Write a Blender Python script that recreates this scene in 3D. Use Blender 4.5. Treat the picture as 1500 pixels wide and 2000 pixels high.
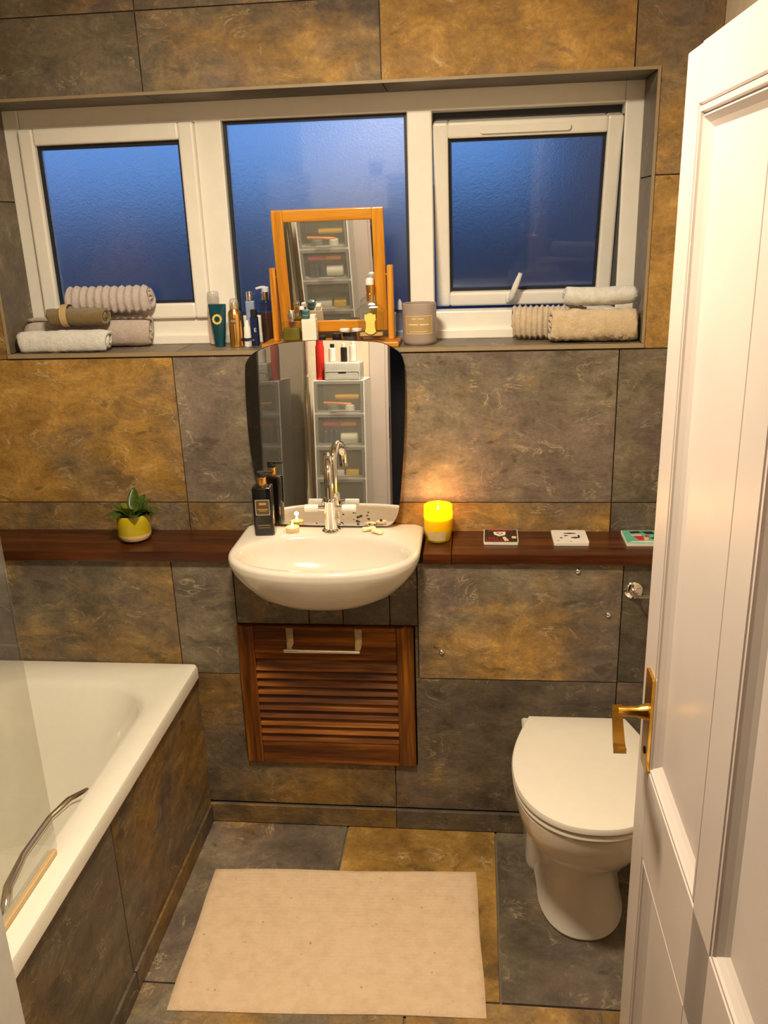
import bpy, bmesh, math, random
from mathutils import Vector, Matrix
random.seed(7)
PI = math.pi
for o in list(bpy.data.objects): bpy.data.objects.remove(o)
S = bpy.context.scene
COL = S.collection
# ------------------------------------------------------------------ camera
cam_d = bpy.data.cameras.new('camera'); cam = bpy.data.objects.new('camera', cam_d); COL.objects.link(cam)
RT = Vector((0.99437428, 0.1009635, -0.03203363)); UP = Vector((-0.0019085, 0.31945073, 0.94760097)); FW = Vector((-0.10590628, 0.9422089, -0.31784628))
M = Matrix.Identity(4)
for i in range(3):
    M[i][0] = RT[i]; M[i][1] = UP[i]; M[i][2] = -FW[i]
M[0][3], M[1][3], M[2][3] = 0.0, -2.3168, 1.7155
cam.matrix_world = M
cam_d.sensor_fit = 'VERTICAL'; cam_d.sensor_height = 24.0; cam_d.lens = 1692.35 / 2000 * 24.0
cam_d.clip_start = 0.02; cam_d.clip_end = 100
S.camera = cam
# ------------------------------------------------------------------ world: blue dusk sky
W = bpy.data.worlds.new('dusk'); S.world = W; W.use_nodes = True
wn = W.node_tree; wn.nodes.clear()
wo = wn.nodes.new('ShaderNodeOutputWorld'); wb = wn.nodes.new('ShaderNodeBackground')
wt = wn.nodes.new('ShaderNodeTexCoord'); ws = wn.nodes.new('ShaderNodeSeparateXYZ'); wr = wn.nodes.new('ShaderNodeValToRGB')
wn.links.new(wt.outputs['Generated'], ws.inputs[0]); wn.links.new(ws.outputs['Z'], wr.inputs[0])
wr.color_ramp.elements[0].position = 0.0; wr.color_ramp.elements[0].color = (0.12, 0.31, 0.72, 1)
wr.color_ramp.elements[1].position = 0.6; wr.color_ramp.elements[1].color = (0.06, 0.18, 0.55, 1)
wn.links.new(wr.outputs[0], wb.inputs[0]); wb.inputs[1].default_value = 0.95
wn.links.new(wb.outputs[0], wo.inputs[0])
# ------------------------------------------------------------------ exposure
S.view_settings.view_transform = 'Standard'; S.view_settings.look = 'None'
S.view_settings.gamma = 1.0; S.view_settings.use_curve_mapping = False
S.view_settings.exposure = 0.55
LAMP = (1.0, 0.85, 0.62)          # warm lamp colour
LAMP_W = 27.0                     # watts of the ceiling dome lamp
# ================================================================== helpers
def link(o, parent=None):
    COL.objects.link(o)
    if parent: o.parent = parent
    return o
def obj(name, bm, mat, parent=None, loc=None, rot=None, smooth=False, color=None):
    me = bpy.data.meshes.new(name)
    bmesh.ops.recalc_face_normals(bm, faces=bm.faces[:])
    bm.to_mesh(me); bm.free()
    if mat: me.materials.append(mat)
    if smooth:
        for p in me.polygons: p.use_smooth = True
        if smooth == 'auto':
            try: me.set_sharp_from_angle(angle=math.radians(35))
            except Exception: pass
    o = bpy.data.objects.new(name, me); link(o, parent)
    if loc: o.location = loc
    if rot: o.rotation_euler = rot
    if color: o.color = color
    return o
def tag(o, label, cat=None, group=None, kind=None):
    o['label'] = label
    if cat: o['category'] = cat
    if group: o['group'] = group
    if kind: o['kind'] = kind
    return o
def struct(o, label=None, cat=None):
    o['kind'] = 'structure'
    if label: o['label'] = label
    if cat: o['category'] = cat
    return o
def thing(name, label, cat, loc=(0, 0, 0), rot=(0, 0, 0), group=None):
    o = bpy.data.objects.new(name, None); link(o); o.location = loc; o.rotation_euler = rot
    o.empty_display_size = 0.03
    return tag(o, label, cat, group)
def box(bm, x0, x1, y0, y1, z0, z1, bev=0.0, seg=1):
    r = bmesh.ops.create_cube(bm, size=1.0)
    vs = r['verts']
    for v in vs:
        v.co = Vector(((x0 + x1) / 2 + v.co.x * (x1 - x0), (y0 + y1) / 2 + v.co.y * (y1 - y0), (z0 + z1) / 2 + v.co.z * (z1 - z0)))
    if bev > 0:
        es = list({e for v in vs for e in v.link_edges})
        bmesh.ops.bevel(bm, geom=es, offset=bev, segments=seg, affect='EDGES', profile=0.5)
    return bm
def B(*a, **k): return box(bmesh.new(), *a, **k)
def loft(bm, rings, cap0=True, cap1=True, closed=True):
    vr = [[bm.verts.new(p) for p in r] for r in rings]
    n = len(rings[0])
    for a, b in zip(vr, vr[1:]):
        for i in range(n if closed else n - 1):
            j = (i + 1) % n
            bm.faces.new((a[i], a[j], b[j], b[i]))
    if cap0: bm.faces.new(vr[0])
    if cap1: bm.faces.new(vr[-1])
    return bm
def lathe(bm, prof, seg=28, cx=0, cy=0, cap=True):
    rings = [[(cx + r * math.cos(2 * PI * i / seg), cy + r * math.sin(2 * PI * i / seg), z) for i in range(seg)] for r, z in prof]
    return loft(bm, rings, cap, cap)
def Lt(prof, seg=28, **k): return lathe(bmesh.new(), prof, seg, **k)
def tube(bm, pts, r, seg=12, cap=True):
    pts = [Vector(p) for p in pts]; rings = []
    rr = r if isinstance(r, (list, tuple)) else [r] * len(pts)
    t0 = (pts[1] - pts[0]).normalized()
    n = t0.orthogonal().normalized()
    for i, p in enumerate(pts):
        t = (pts[min(i + 1, len(pts) - 1)] - pts[max(i - 1, 0)]).normalized()
        n = (n - t * n.dot(t)).normalized(); b = t.cross(n)
        rings.append([p + (n * math.cos(2 * PI * k / seg) + b * math.sin(2 * PI * k / seg)) * rr[i] for k in range(seg)])
    return loft(bm, rings, cap, cap)
def T(pts, r, seg=12): return tube(bmesh.new(), pts, r, seg)
def prism(bm, poly, axis, a0, a1):
    """polygon in the two axes other than `axis`, extruded from a0 to a1"""
    def P(u, v, a):
        return {0: (a, u, v), 1: (u, a, v), 2: (u, v, a)}[axis]
    r0 = [P(u, v, a0) for u, v in poly]; r1 = [P(u, v, a1) for u, v in poly]
    return loft(bm, [r0, r1])
def rrect(w, h, r, n=5, cx=0, cy=0):
    pts = []
    for sx, sy, a0 in ((1, 1, 0), (-1, 1, 90), (-1, -1, 180), (1, -1, 270)):
        for k in range(n + 1):
            a = math.radians(a0 + 90 * k / n)
            pts.append((cx + sx * (w / 2 - r) + r * math.cos(a), cy + sy * (h / 2 - r) + r * math.sin(a)))
    return pts
def bevel_sharp(bm, off, seg=2, ang=30):
    es = [e for e in bm.edges if len(e.link_faces) == 2 and e.calc_face_angle(0) > math.radians(ang)]
    bmesh.ops.bevel(bm, geom=es, offset=off, segments=seg, affect='EDGES', profile=0.5)
    return bm
def text(name, s, size, mat, parent, loc, rot, depth=0.0002):
    cu = bpy.data.curves.new(name, 'FONT'); cu.body = s; cu.size = size; cu.align_x = 'CENTER'; cu.align_y = 'CENTER'; cu.extrude = depth; cu.resolution_u = 2
    tmp = bpy.data.objects.new(name, cu); COL.objects.link(tmp)
    dg = bpy.context.evaluated_depsgraph_get()
    me = bpy.data.meshes.new_from_object(tmp.evaluated_get(dg))
    bpy.data.objects.remove(tmp); me.materials.clear(); me.materials.append(mat)
    o = bpy.data.objects.new(name, me); link(o, parent); o.location = loc; o.rotation_euler = rot
    return o
# ------------------------------------------------------------------ materials
class NT:
    def __init__(s, name):
        s.m = bpy.data.materials.new(name); s.m.use_nodes = True; s.t = s.m.node_tree; s.t.nodes.clear()
        s.out = s.n('ShaderNodeOutputMaterial')
    def n(s, ty, **kw):
        nd = s.t.nodes.new(ty)
        for k, v in kw.items():
            if k.startswith('i_'): nd.inputs[k[2:].replace('_', ' ')].default_value = v
            else: setattr(nd, k, v)
        return nd
    def l(s, a, b): s.t.links.new(a, b)
    def noise(s, vec, scale, detail=4, rough=0.55, dist=0.0):
        nd = s.n('ShaderNodeTexNoise'); nd.inputs['Scale'].default_value = scale; nd.inputs['Detail'].default_value = detail
        nd.inputs['Roughness'].default_value = rough; nd.inputs['Distortion'].default_value = dist
        if vec is not None: s.l(vec, nd.inputs['Vector'])
        return nd.outputs['Fac']
    def ramp(s, fac, stops):
        nd = s.n('ShaderNodeValToRGB'); cr = nd.color_ramp
        while len(cr.elements) < len(stops): cr.elements.new(0.5)
        for e, (p, c) in zip(cr.elements, stops):
            e.position = p; e.color = (c[0], c[1], c[2], 1) if hasattr(c, '__len__') else (c, c, c, 1)
        s.l(fac, nd.inputs[0]); return nd.outputs['Color']
    def math(s, op, a, b=None, clamp=False):
        nd = s.n('ShaderNodeMath', operation=op); nd.use_clamp = clamp
        for i, x in enumerate((a, b)):
            if x is None: continue
            if isinstance(x, (int, float)): nd.inputs[i].default_value = x
            else: s.l(x, nd.inputs[i])
        return nd.outputs[0]
    def mix(s, fac, a, b, blend='MIX'):
        nd = s.n('ShaderNodeMix', data_type='RGBA', blend_type=blend)
        for i, x in ((0, fac), (6, a), (7, b)):
            if isinstance(x, (int, float)): nd.inputs[i].default_value = x
            elif isinstance(x, tuple): nd.inputs[i].default_value = (x[0], x[1], x[2], 1)
            else: s.l(x, nd.inputs[i])
        return nd.outputs[2]
    def bump(s, h, strength, dist=0.002):
        nd = s.n('ShaderNodeBump'); nd.inputs['Strength'].default_value = strength; nd.inputs['Distance'].default_value = dist
        s.l(h, nd.inputs['Height']); return nd.outputs[0]
    def finish(s, color, rough=0.5, normal=None, metal=0.0, coat=0.0, **extra):
        p = s.n('ShaderNodeBsdfPrincipled')
        for k, v in (('Base Color', color), ('Roughness', rough), ('Metallic', metal), ('Coat Weight', coat)) + tuple(extra.items()):
            if isinstance(v, (int, float)): p.inputs[k].default_value = v
            elif isinstance(v, tuple): p.inputs[k].default_value = (*v[:3], 1)
            else: s.l(v, p.inputs[k])
        if normal is not None: s.l(normal, p.inputs['Normal'])
        s.l(p.outputs[0], s.out.inputs[0]); s.p = p
        return s.m
    def coord(s, kind='Object', scale=None, rand=False):
        tc = s.n('ShaderNodeTexCoord'); v = tc.outputs[kind]
        if scale or rand:
            mp = s.n('ShaderNodeMapping'); s.l(v, mp.inputs['Vector'])
            if scale: mp.inputs['Scale'].default_value = scale
            if rand:
                oi = s.n('ShaderNodeObjectInfo'); cb = s.n('ShaderNodeCombineXYZ')
                s.l(s.math('MULTIPLY', oi.outputs['Random'], 37.0), cb.inputs[0]); s.l(s.math('MULTIPLY', oi.outputs['Random'], 91.0), cb.inputs[1]); s.l(s.math('MULTIPLY', oi.outputs['Random'], 53.0), cb.inputs[2])
                s.l(cb.outputs[0], mp.inputs['Location'])
            v = mp.outputs[0]
        return v
def plain(name, c, rough=0.5, metal=0.0, coat=0.0, var=0.06, scale=30, bump=0.0, bscale=200, **extra):
    t = NT(name); v = t.coord()
    f = t.noise(v, scale, 3)
    lo = tuple(max(0, x * (1 - var)) for x in c); hi = tuple(min(1, x * (1 + var)) for x in c)
    col = t.ramp(f, [(0.3, lo), (0.7, hi)])
    nrm = t.bump(t.noise(v, bscale, 3), bump) if bump else None
    return t.finish(col, rough, nrm, metal, coat, **extra)
def wood(name, dark, mid, light, axis, rough=0.35, coat=0.0, freq=1.0):
    t = NT(name); sc = [28 * freq] * 3; sc[axis] = 1.6 * freq
    v = t.coord(scale=tuple(sc), rand=True)
    f = t.noise(v, 1.0, 6, 0.6, 0.8)
    g = t.noise(v, 4.0, 3, 0.6, 0.2)
    k = t.math('ADD', t.math('MULTIPLY', f, 0.7), t.math('MULTIPLY', g, 0.3))
    col = t.ramp(k, [(0.33, dark), (0.5, mid), (0.68, light)])
    return t.finish(col, rough, t.bump(k, 0.15, 0.001), 0.0, coat, **{'Specular IOR Level': 0.3})
def slate():
    t = NT('slate_tile'); v = t.coord(rand=True)
    oi = t.n('ShaderNodeObjectInfo'); sp = t.n('ShaderNodeSeparateColor'); t.l(oi.outputs['Color'], sp.inputs[0])
    och, lum = sp.outputs[0], sp.outputs[1]
    big = t.noise(v, 2.3, 4, 0.5, 0.7)
    big2 = t.noise(v, 4.1, 4, 0.55, 0.6)
    sv = t.n('ShaderNodeMapping'); sv.inputs['Scale'].default_value = (1.0, 1.0, 1.7); sv.inputs['Rotation'].default_value = (0, 0.35, 0); t.l(v, sv.inputs['Vector'])
    mid = t.noise(sv.outputs[0], 10.0, 10, 0.76, 0.35)
    fine = t.noise(v, 95.0, 4, 0.7, 0.3)
    grey = t.ramp(mid, [(0.25, (0.050, 0.040, 0.027)), (0.44, (0.105, 0.084, 0.056)), (0.58, (0.155, 0.125, 0.083)), (0.75, (0.27, 0.215, 0.14))])
    mauve = t.ramp(mid, [(0.25, (0.058, 0.044, 0.036)), (0.6, (0.135, 0.100, 0.080)), (0.8, (0.20, 0.15, 0.115))])
    ochre = t.ramp(mid, [(0.22, (0.070, 0.042, 0.014)), (0.42, (0.190, 0.104, 0.024)), (0.58, (0.285, 0.160, 0.036)), (0.76, (0.42, 0.27, 0.10))])
    grey = t.mix(t.ramp(big2, [(0.45, 0.0), (0.6, 0.8)]), grey, mauve)
    f = t.math('ADD', big, t.math('MULTIPLY', mid, 0.30))
    f = t.math('ADD', f, t.math('SUBTRACT', och, 1.12))
    f = t.math('MULTIPLY', t.math('ADD', f, 0.06), 4.5, clamp=True)
    c = t.mix(f, grey, ochre)
    shade = t.ramp(t.noise(v, 3.3, 5, 0.6, 0.5), [(0.3, 0.55), (0.5, 0.95), (0.7, 1.25)])
    c = t.mix(1.0, c, shade, 'MULTIPLY')
    # pale cleft ridges: short broken scratches
    rn = t.noise(sv.outputs[0], 10.0, 5, 0.6, 0.9)
    rid = t.math('ABSOLUTE', t.math('SUBTRACT', rn, 0.5))
    line = t.ramp(rid, [(0.0, 1.0), (0.010, 0.35), (0.022, 0.0)])
    msk = t.ramp(t.noise(v, 11.0, 3, 0.5, 0.4), [(0.51, 0.0), (0.67, 1.0)])
    lm = t.math('MULTIPLY', line, msk)
    c = t.mix(t.math('MULTIPLY', lm, 0.62), c, (0.46, 0.36, 0.22))
    dk = t.ramp(t.noise(sv.outputs[0], 12.0, 3, 0.5, 0.4), [(0.29, 1.0), (0.35, 0.0)])
    c = t.mix(t.math('MULTIPLY', dk, 0.5), c, (0.030, 0.022, 0.014))
    c = t.mix(0.38, c, t.ramp(fine, [(0.3, 0.32), (0.7, 0.80)]), 'OVERLAY')
    lv = t.n('ShaderNodeCombineColor')
    for i in range(3): t.l(lum, lv.inputs[i])
    c = t.mix(1.0, c, t.mix(1.0, lv.outputs[0], (2.6, 2.6, 2.6), 'MULTIPLY'), 'MULTIPLY')
    h = t.math('ADD', t.math('ADD', t.math('MULTIPLY', mid, 1.0), t.math('MULTIPLY', lm, 0.2)), t.math('MULTIPLY', fine, 0.10))
    ro = t.ramp(mid, [(0.3, 0.36), (0.7, 0.55)])
    return t.finish(c, ro, t.bump(h, 0.8, 0.006), 0.0, 0.0)
def glassy(name, tint, gloss=0.02, white=0.0, ior=1.5, milk=(0.85, 0.83, 0.8)):
    """clear thin glass: tinted straight-through light plus a Fresnel reflection on the outside and a little milkiness"""
    t = NT(name)
    tr = t.n('ShaderNodeBsdfTransparent'); v = t.coord(); f = t.noise(v, 20, 2)
    lo = tuple(x * 0.97 for x in tint)
    t.l(t.ramp(f, [(0.3, lo), (0.7, tint)]), tr.inputs[0])
    gl = t.n('ShaderNodeBsdfGlossy'); gl.inputs['Roughness'].default_value = gloss
    fr = t.n('ShaderNodeFresnel'); fr.inputs[0].default_value = ior
    ge = t.n('ShaderNodeNewGeometry')
    fac = t.math('MULTIPLY', fr.outputs[0], t.math('SUBTRACT', 1.0, ge.outputs['Backfacing']))
    mx = t.n('ShaderNodeMixShader'); t.l(fac, mx.inputs[0]); t.l(tr.outputs[0], mx.inputs[1]); t.l(gl.outputs[0], mx.inputs[2])
    last = mx
    if white > 0:
        df = t.n('ShaderNodeBsdfDiffuse'); df.inputs[0].default_value = (*milk, 1)
        tl = t.n('ShaderNodeBsdfTranslucent'); tl.inputs[0].default_value = (*milk, 1)
        m1 = t.n('ShaderNodeMixShader'); m1.inputs[0].default_value = 0.5; t.l(df.outputs[0], m1.inputs[1]); t.l(tl.outputs[0], m1.inputs[2])
        m2 = t.n('ShaderNodeMixShader'); m2.inputs[0].default_value = white
        t.l(mx.outputs[0], m2.inputs[1]); t.l(m1.outputs[0], m2.inputs[2]); last = m2
    t.l(last.outputs[0], t.out.inputs[0]); return t.m
def frosted():
    t = NT('frosted_glass'); v = t.coord()
    h = t.noise(v, 160, 3, 0.6, 0.3)
    nb = t.bump(h, 0.35, 0.002)
    p = t.n('ShaderNodeBsdfPrincipled')
    p.inputs['Base Color'].default_value = (0.9, 0.95, 1, 1); p.inputs['Transmission Weight'].default_value = 1.0
    p.inputs['Roughness'].default_value = 0.32; p.inputs['IOR'].default_value = 1.45
    p.inputs['Coat Weight'].default_value = 1.0; p.inputs['Coat Roughness'].default_value = 0.04; p.inputs['Coat IOR'].default_value = 1.6
    t.l(nb, p.inputs['Normal']); t.l(p.outputs[0], t.out.inputs[0]); return t.m
def emis(name, c, s):
    t = NT(name); e = t.n('ShaderNodeEmission'); v = t.coord()
    t.l(t.ramp(t.noise(v, 5, 1), [(0.0, tuple(x * 0.95 for x in c)), (1.0, c)]), e.inputs[0]); e.inputs[1].default_value = s
    t.l(e.outputs[0], t.out.inputs[0]); return t.m
def terry(name, c, rib=0.0):
    t = NT(name); v = t.coord()
    f = t.noise(v, 420, 2, 0.7); g = t.noise(v, 60, 3)
    col = t.ramp(g, [(0.3, tuple(x * 0.86 for x in c)), (0.7, c)])
    h = t.math('ADD', t.math('MULTIPLY', f, 0.7), t.math('MULTIPLY', g, 0.5))
    return t.finish(col, 0.95, t.bump(h, 1.0, 0.007), **{'Sheen Weight': 0.4})
MAT = {}
MAT['slate'] = slate()
MAT['grout'] = plain('grout', (0.17, 0.135, 0.095), 0.9, bump=0.3)
MAT['grout_dark'] = plain('grout_dark', (0.075, 0.062, 0.05), 0.9, bump=0.3)
MAT['trim'] = plain('tile_trim', (0.30, 0.225, 0.13), 0.5)
MAT['cream'] = plain('cream_paint', (0.72, 0.62, 0.48), 0.8, bump=0.1)
MAT['ceil'] = plain('ceiling_paint', (0.80, 0.76, 0.68), 0.9)
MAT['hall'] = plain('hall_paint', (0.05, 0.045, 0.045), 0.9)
MAT['upvc'] = plain('white_window_plastic', (0.88, 0.84, 0.76), 0.28, var=0.02)
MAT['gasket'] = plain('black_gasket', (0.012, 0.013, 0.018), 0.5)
MAT['frost'] = frosted()
MAT['ceramic'] = plain('white_ceramic', (0.73, 0.66, 0.57), 0.14, coat=0.1, var=0.015)
MAT['bathwhite'] = plain('white_acrylic', (0.80, 0.76, 0.66), 0.13, coat=0.3, var=0.015)
MAT['seatwhite'] = plain('white_seat_plastic', (0.82, 0.76, 0.66), 0.18, var=0.015)
MAT['chrome'] = plain('chrome', (0.86, 0.84, 0.80), 0.07, 1.0, var=0.02)
MAT['brass'] = plain('brass', (0.80, 0.46, 0.08), 0.22, 1.0, var=0.2, scale=60)
MAT['gold'] = plain('gold_metal', (0.85, 0.50, 0.15), 0.25, 1.0, var=0.05)
MAT['mirror'] = plain('mirror_silver', (0.90, 0.90, 0.88), 0.0, 1.0, var=0.0)
MAT['shelf'] = wood('shelf_mahogany', (0.018, 0.004, 0.001), (0.058, 0.014, 0.003), (0.13, 0.038, 0.008), 0, 0.30, 0.15, 0.9)
MAT['louvreh'] = wood('stained_pine_across', (0.032, 0.007, 0.001), (0.145, 0.041, 0.004), (0.42, 0.15, 0.012), 0, 0.42, 0.0, 0.9)
MAT['louvrev'] = wood('stained_pine_up', (0.032, 0.007, 0.001), (0.150, 0.046, 0.004), (0.46, 0.18, 0.014), 2, 0.42, 0.0, 0.9)
MAT['oakh'] = wood('orange_oak_across', (0.36, 0.125, 0.010), (0.60, 0.245, 0.020), (0.74, 0.36, 0.045), 0, 0.38, 0.15, 1.4)
MAT['oakv'] = wood('orange_oak_up', (0.36, 0.125, 0.010), (0.60, 0.245, 0.020), (0.74, 0.36, 0.045), 2, 0.38, 0.15, 1.4)
MAT['door'] = plain('white_door_gloss', (0.61, 0.53, 0.49), 0.35, var=0.03, scale=6)
MAT['mat'] = None
MAT['black'] = plain('black_gloss', (0.008, 0.007, 0.007), 0.12, coat=0.3)
MAT['blackmatt'] = plain('black_plastic', (0.012, 0.012, 0.013), 0.4)
MAT['white'] = plain('white_plastic', (0.80, 0.78, 0.74), 0.3, var=0.03)
MAT['card'] = plain('cream_card', (0.78, 0.74, 0.62), 0.7)
MAT['glass'] = glassy('clear_glass', (0.93, 0.94, 0.92))
MAT['screen'] = glassy('screen_glass', (0.93, 0.93, 0.90), 0.01, 0.05, 1.52)
MAT['frostplastic'] = glassy('clear_drawer_plastic', (0.97, 0.97, 0.94), 0.25, 0.17, 1.3, (0.95, 0.95, 0.9))
MAT['clearcap'] = glassy('milky_clear_cap', (0.9, 0.9, 0.92), 0.1, 0.30)
def bathmat():
    t = NT('cotton_bath_mat'); v = t.coord()
    f = t.noise(v, 260, 3, 0.7); g = t.noise(v, 35, 3)
    w = t.n('ShaderNodeTexWave', wave_type='BANDS', bands_direction='Y'); w.inputs['Scale'].default_value = 26; w.inputs['Distortion'].default_value = 0.8; w.inputs['Detail'].default_value = 2; t.l(v, w.inputs['Vector'])
    col = t.ramp(g, [(0.28, (0.80, 0.575, 0.37)), (0.6, (0.88, 0.655, 0.44))])
    sp = t.ramp(t.noise(v, 48, 2, 0.5), [(0.24, 1.0), (0.27, 0.0)])
    col = t.mix(t.math('MULTIPLY', sp, 0.6), col, (0.30, 0.20, 0.09))
    h = t.math('ADD', f, t.math('MULTIPLY', w.outputs['Fac'], 0.10))
    return t.finish(col, 0.95, t.bump(h, 0.8, 0.004))
MAT['mat'] = bathmat()
def tinted(name, c, white=0.0): return glassy(name, c, 0.03, white)
# ================================================================== the setting
XL, XR, YF, ZC = -1.46, 0.567, -1.88, 2.42          # left/right wall, front wall, ceiling
D = 0.169                                           # depth of the boxed-in lower wall
ZS = 0.8787                                         # shelf top
WX0, WX1, WZ0, WZ1 = -1.295, 0.423, 1.397, 2.034    # window opening
JX = [XL, -0.831, -0.231, 0.369, XR]
JZ = [0.9627, 1.3821, 1.8015, 2.2209, ZC]
YW = 0.16
TILES = 0
def tile(parent, poly, axis, face, depth, col, gap=0.0016, bev=0.0012):
    """one slate tile: polygon outline (two axes), its face at `face`, going `depth` behind it"""
    cu = sum(p[0] for p in poly) / len(poly); cv = sum(p[1] for p in poly) / len(poly)
    n = len(poly); A = sum(poly[i][0] * poly[(i + 1) % n][1] - poly[(i + 1) % n][0] * poly[i][1] for i in range(n))
    if A < 0: poly = poly[::-1]
    ins = []
    for i in range(n):                       # inset the axis-aligned outline by the joint
        p0, p, p1 = poly[i - 1], poly[i], poly[(i + 1) % n]
        du = dv = 0
        for a, b in ((p0, p), (p, p1)):
            ex, ey = b[0] - a[0], b[1] - a[1]; L = math.hypot(ex, ey)
            du += -ey / L * gap; dv += ex / L * gap
        ins.append((p[0] + du - cu, p[1] + dv - cv))
    bm = prism(bmesh.new(), ins, axis, 0.0, depth)
    if bev: bevel_sharp(bm, bev, 1, 40)
    loc = {0: (face, cu, cv), 1: (cu, face, cv), 2: (cu, cv, face)}[axis]
    return obj('tile', bm, MAT['slate'], parent, loc, color=(col[0], col[1], 0, 1))
def R(u0, u1, v0, v1): return [(u0, v0), (u1, v0), (u1, v1), (u0, v1)]
TH = 0.008
# back wall with the window opening
bm = bmesh.new()
for a in ((XL - .1, WX0 - TH, 0, .30 + 0, ), ): pass
box(bm, XL - .1, WX0 - TH, TH, 0.30, 0, ZC); box(bm, WX1 + TH, XR + .1, TH, 0.30, 0, ZC)
box(bm, WX0 - TH, WX1 + TH, TH, 0.30, 0, WZ0 - TH); box(bm, WX0 - TH, WX1 + TH, TH, 0.30, WZ1 + TH, ZC)
wall_back = struct(obj('wall_back', bm, MAT['grout']), 'back wall of brown and grey slate tiles around the window', 'wall')
OCH = {  # ochre amount and brightness of each tile, column by column
    'top': [(.30, .48), (.43, .58), (.70, .62), (.48, .52)],
    'B': [(.68, .54), (.22, .58), (.30, .58), (.28, .44)],
    'C': [(.42, .42), (.46, .50), (.66, .58), (.25, .42)]}
for i in range(4):
    x0, x1 = JX[i], JX[i + 1]
    tile(wall_back, R(x0, x1, JZ[3], ZC), 1, 0, TH, [(.5, .6), (.35, .6), (.5, .6), (.4, .5)][i])
    c = OCH['top'][i]
    if i == 0: pl = [(x0, JZ[2]), (WX0, JZ[2]), (WX0, WZ1), (x1, WZ1), (x1, JZ[3]), (x0, JZ[3])]
    elif i == 3: pl = [(WX1, JZ[2]), (x1, JZ[2]), (x1, JZ[3]), (x0, JZ[3]), (x0, WZ1), (WX1, WZ1)]
    else: pl = R(x0, x1, WZ1, JZ[3])
    tile(wall_back, pl, 1, 0, TH, c)
    tile(wall_back, R(x0, x1, JZ[0], JZ[1]), 1, 0, TH, OCH['B'][i])
    tile(wall_back, R(x0, x1, ZS - .03, JZ[0]), 1, 0, TH, OCH['C'][i])
tile(wall_back, R(XL, WX0, JZ[1], JZ[2]), 1, 0, TH, (.6, .5)); tile(wall_back, R(WX1, XR, JZ[1], JZ[2]), 1, 0, TH, (.85, .58))
# reveals: sill, soffit and sides, tiled, with a thin tan trim
trim = struct(obj('trim_1', B(WX0, WX1, 0.004, YW + .01, WZ0 - TH, WZ0 - .007), MAT['grout']), 'slate tiled window sill ledge', 'window sill')
for a, b in ((WX0, -.815), (-.815, -.23), (-.23, WX1)): tile(trim, R(a, b, -.004, YW + .012), 2, WZ0 - .0065, .0065, (.15, .58))
trim2 = struct(obj('trim_2', B(WX0, WX1, 0.004, YW + .01, WZ1 + .007, WZ1 + TH), MAT['grout']), 'slate soffit above the window, toned dark for its shade', 'trim')
for a, b in ((WX0, -.83), (-.83, -.23), (-.23, WX1)): tile(trim2, R(a, b, 0, YW + .012), 2, WZ1, .007, (.2, .36))  # soffit tiles coloured darker, the shade of their downward face
trim3 = struct(obj('trim_3', B(WX0 - TH, WX0 - .007, 0.004, YW, WZ0, WZ1), MAT['grout']), 'grey slate window reveal at the towel stack', 'trim')
tile(trim3, R(0, YW + .012, WZ0, 1.80), 0, WX0 - .0065, .0065, (.1, .5)); tile(trim3, R(0, YW + .012, 1.80, WZ1), 0, WX0 - .0065, .0065, (.15, .5))
trim4 = struct(obj('trim_4', B(WX1 + .007, WX1 + TH, 0.004, YW, WZ0, WZ1), MAT['grout']), 'grey slate window reveal beside the open sash', 'trim')
tile(trim4, R(0, YW + .012, WZ0, 1.80), 0, WX1, .0065, (.1, .5)); tile(trim4, R(0, YW + .012, 1.80, WZ1), 0, WX1, .0065, (.15, .46))
bm = bmesh.new(); e = .007
box(bm, WX0 - e, WX1 + e, -.004, .003, WZ1, WZ1 + e); box(bm, WX1, WX1 + e, -.004, .003, WZ0, WZ1)
box(bm, WX0 - e, WX0, -.004, .003, WZ0, WZ1); box(bm, WX0 - e, WX1 + e, -.006, .001, WZ0 - .012, WZ0 - .001)
struct(obj('trim_5', bm, MAT['trim']), 'thin tan edging strip around the window opening', 'trim')
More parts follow.
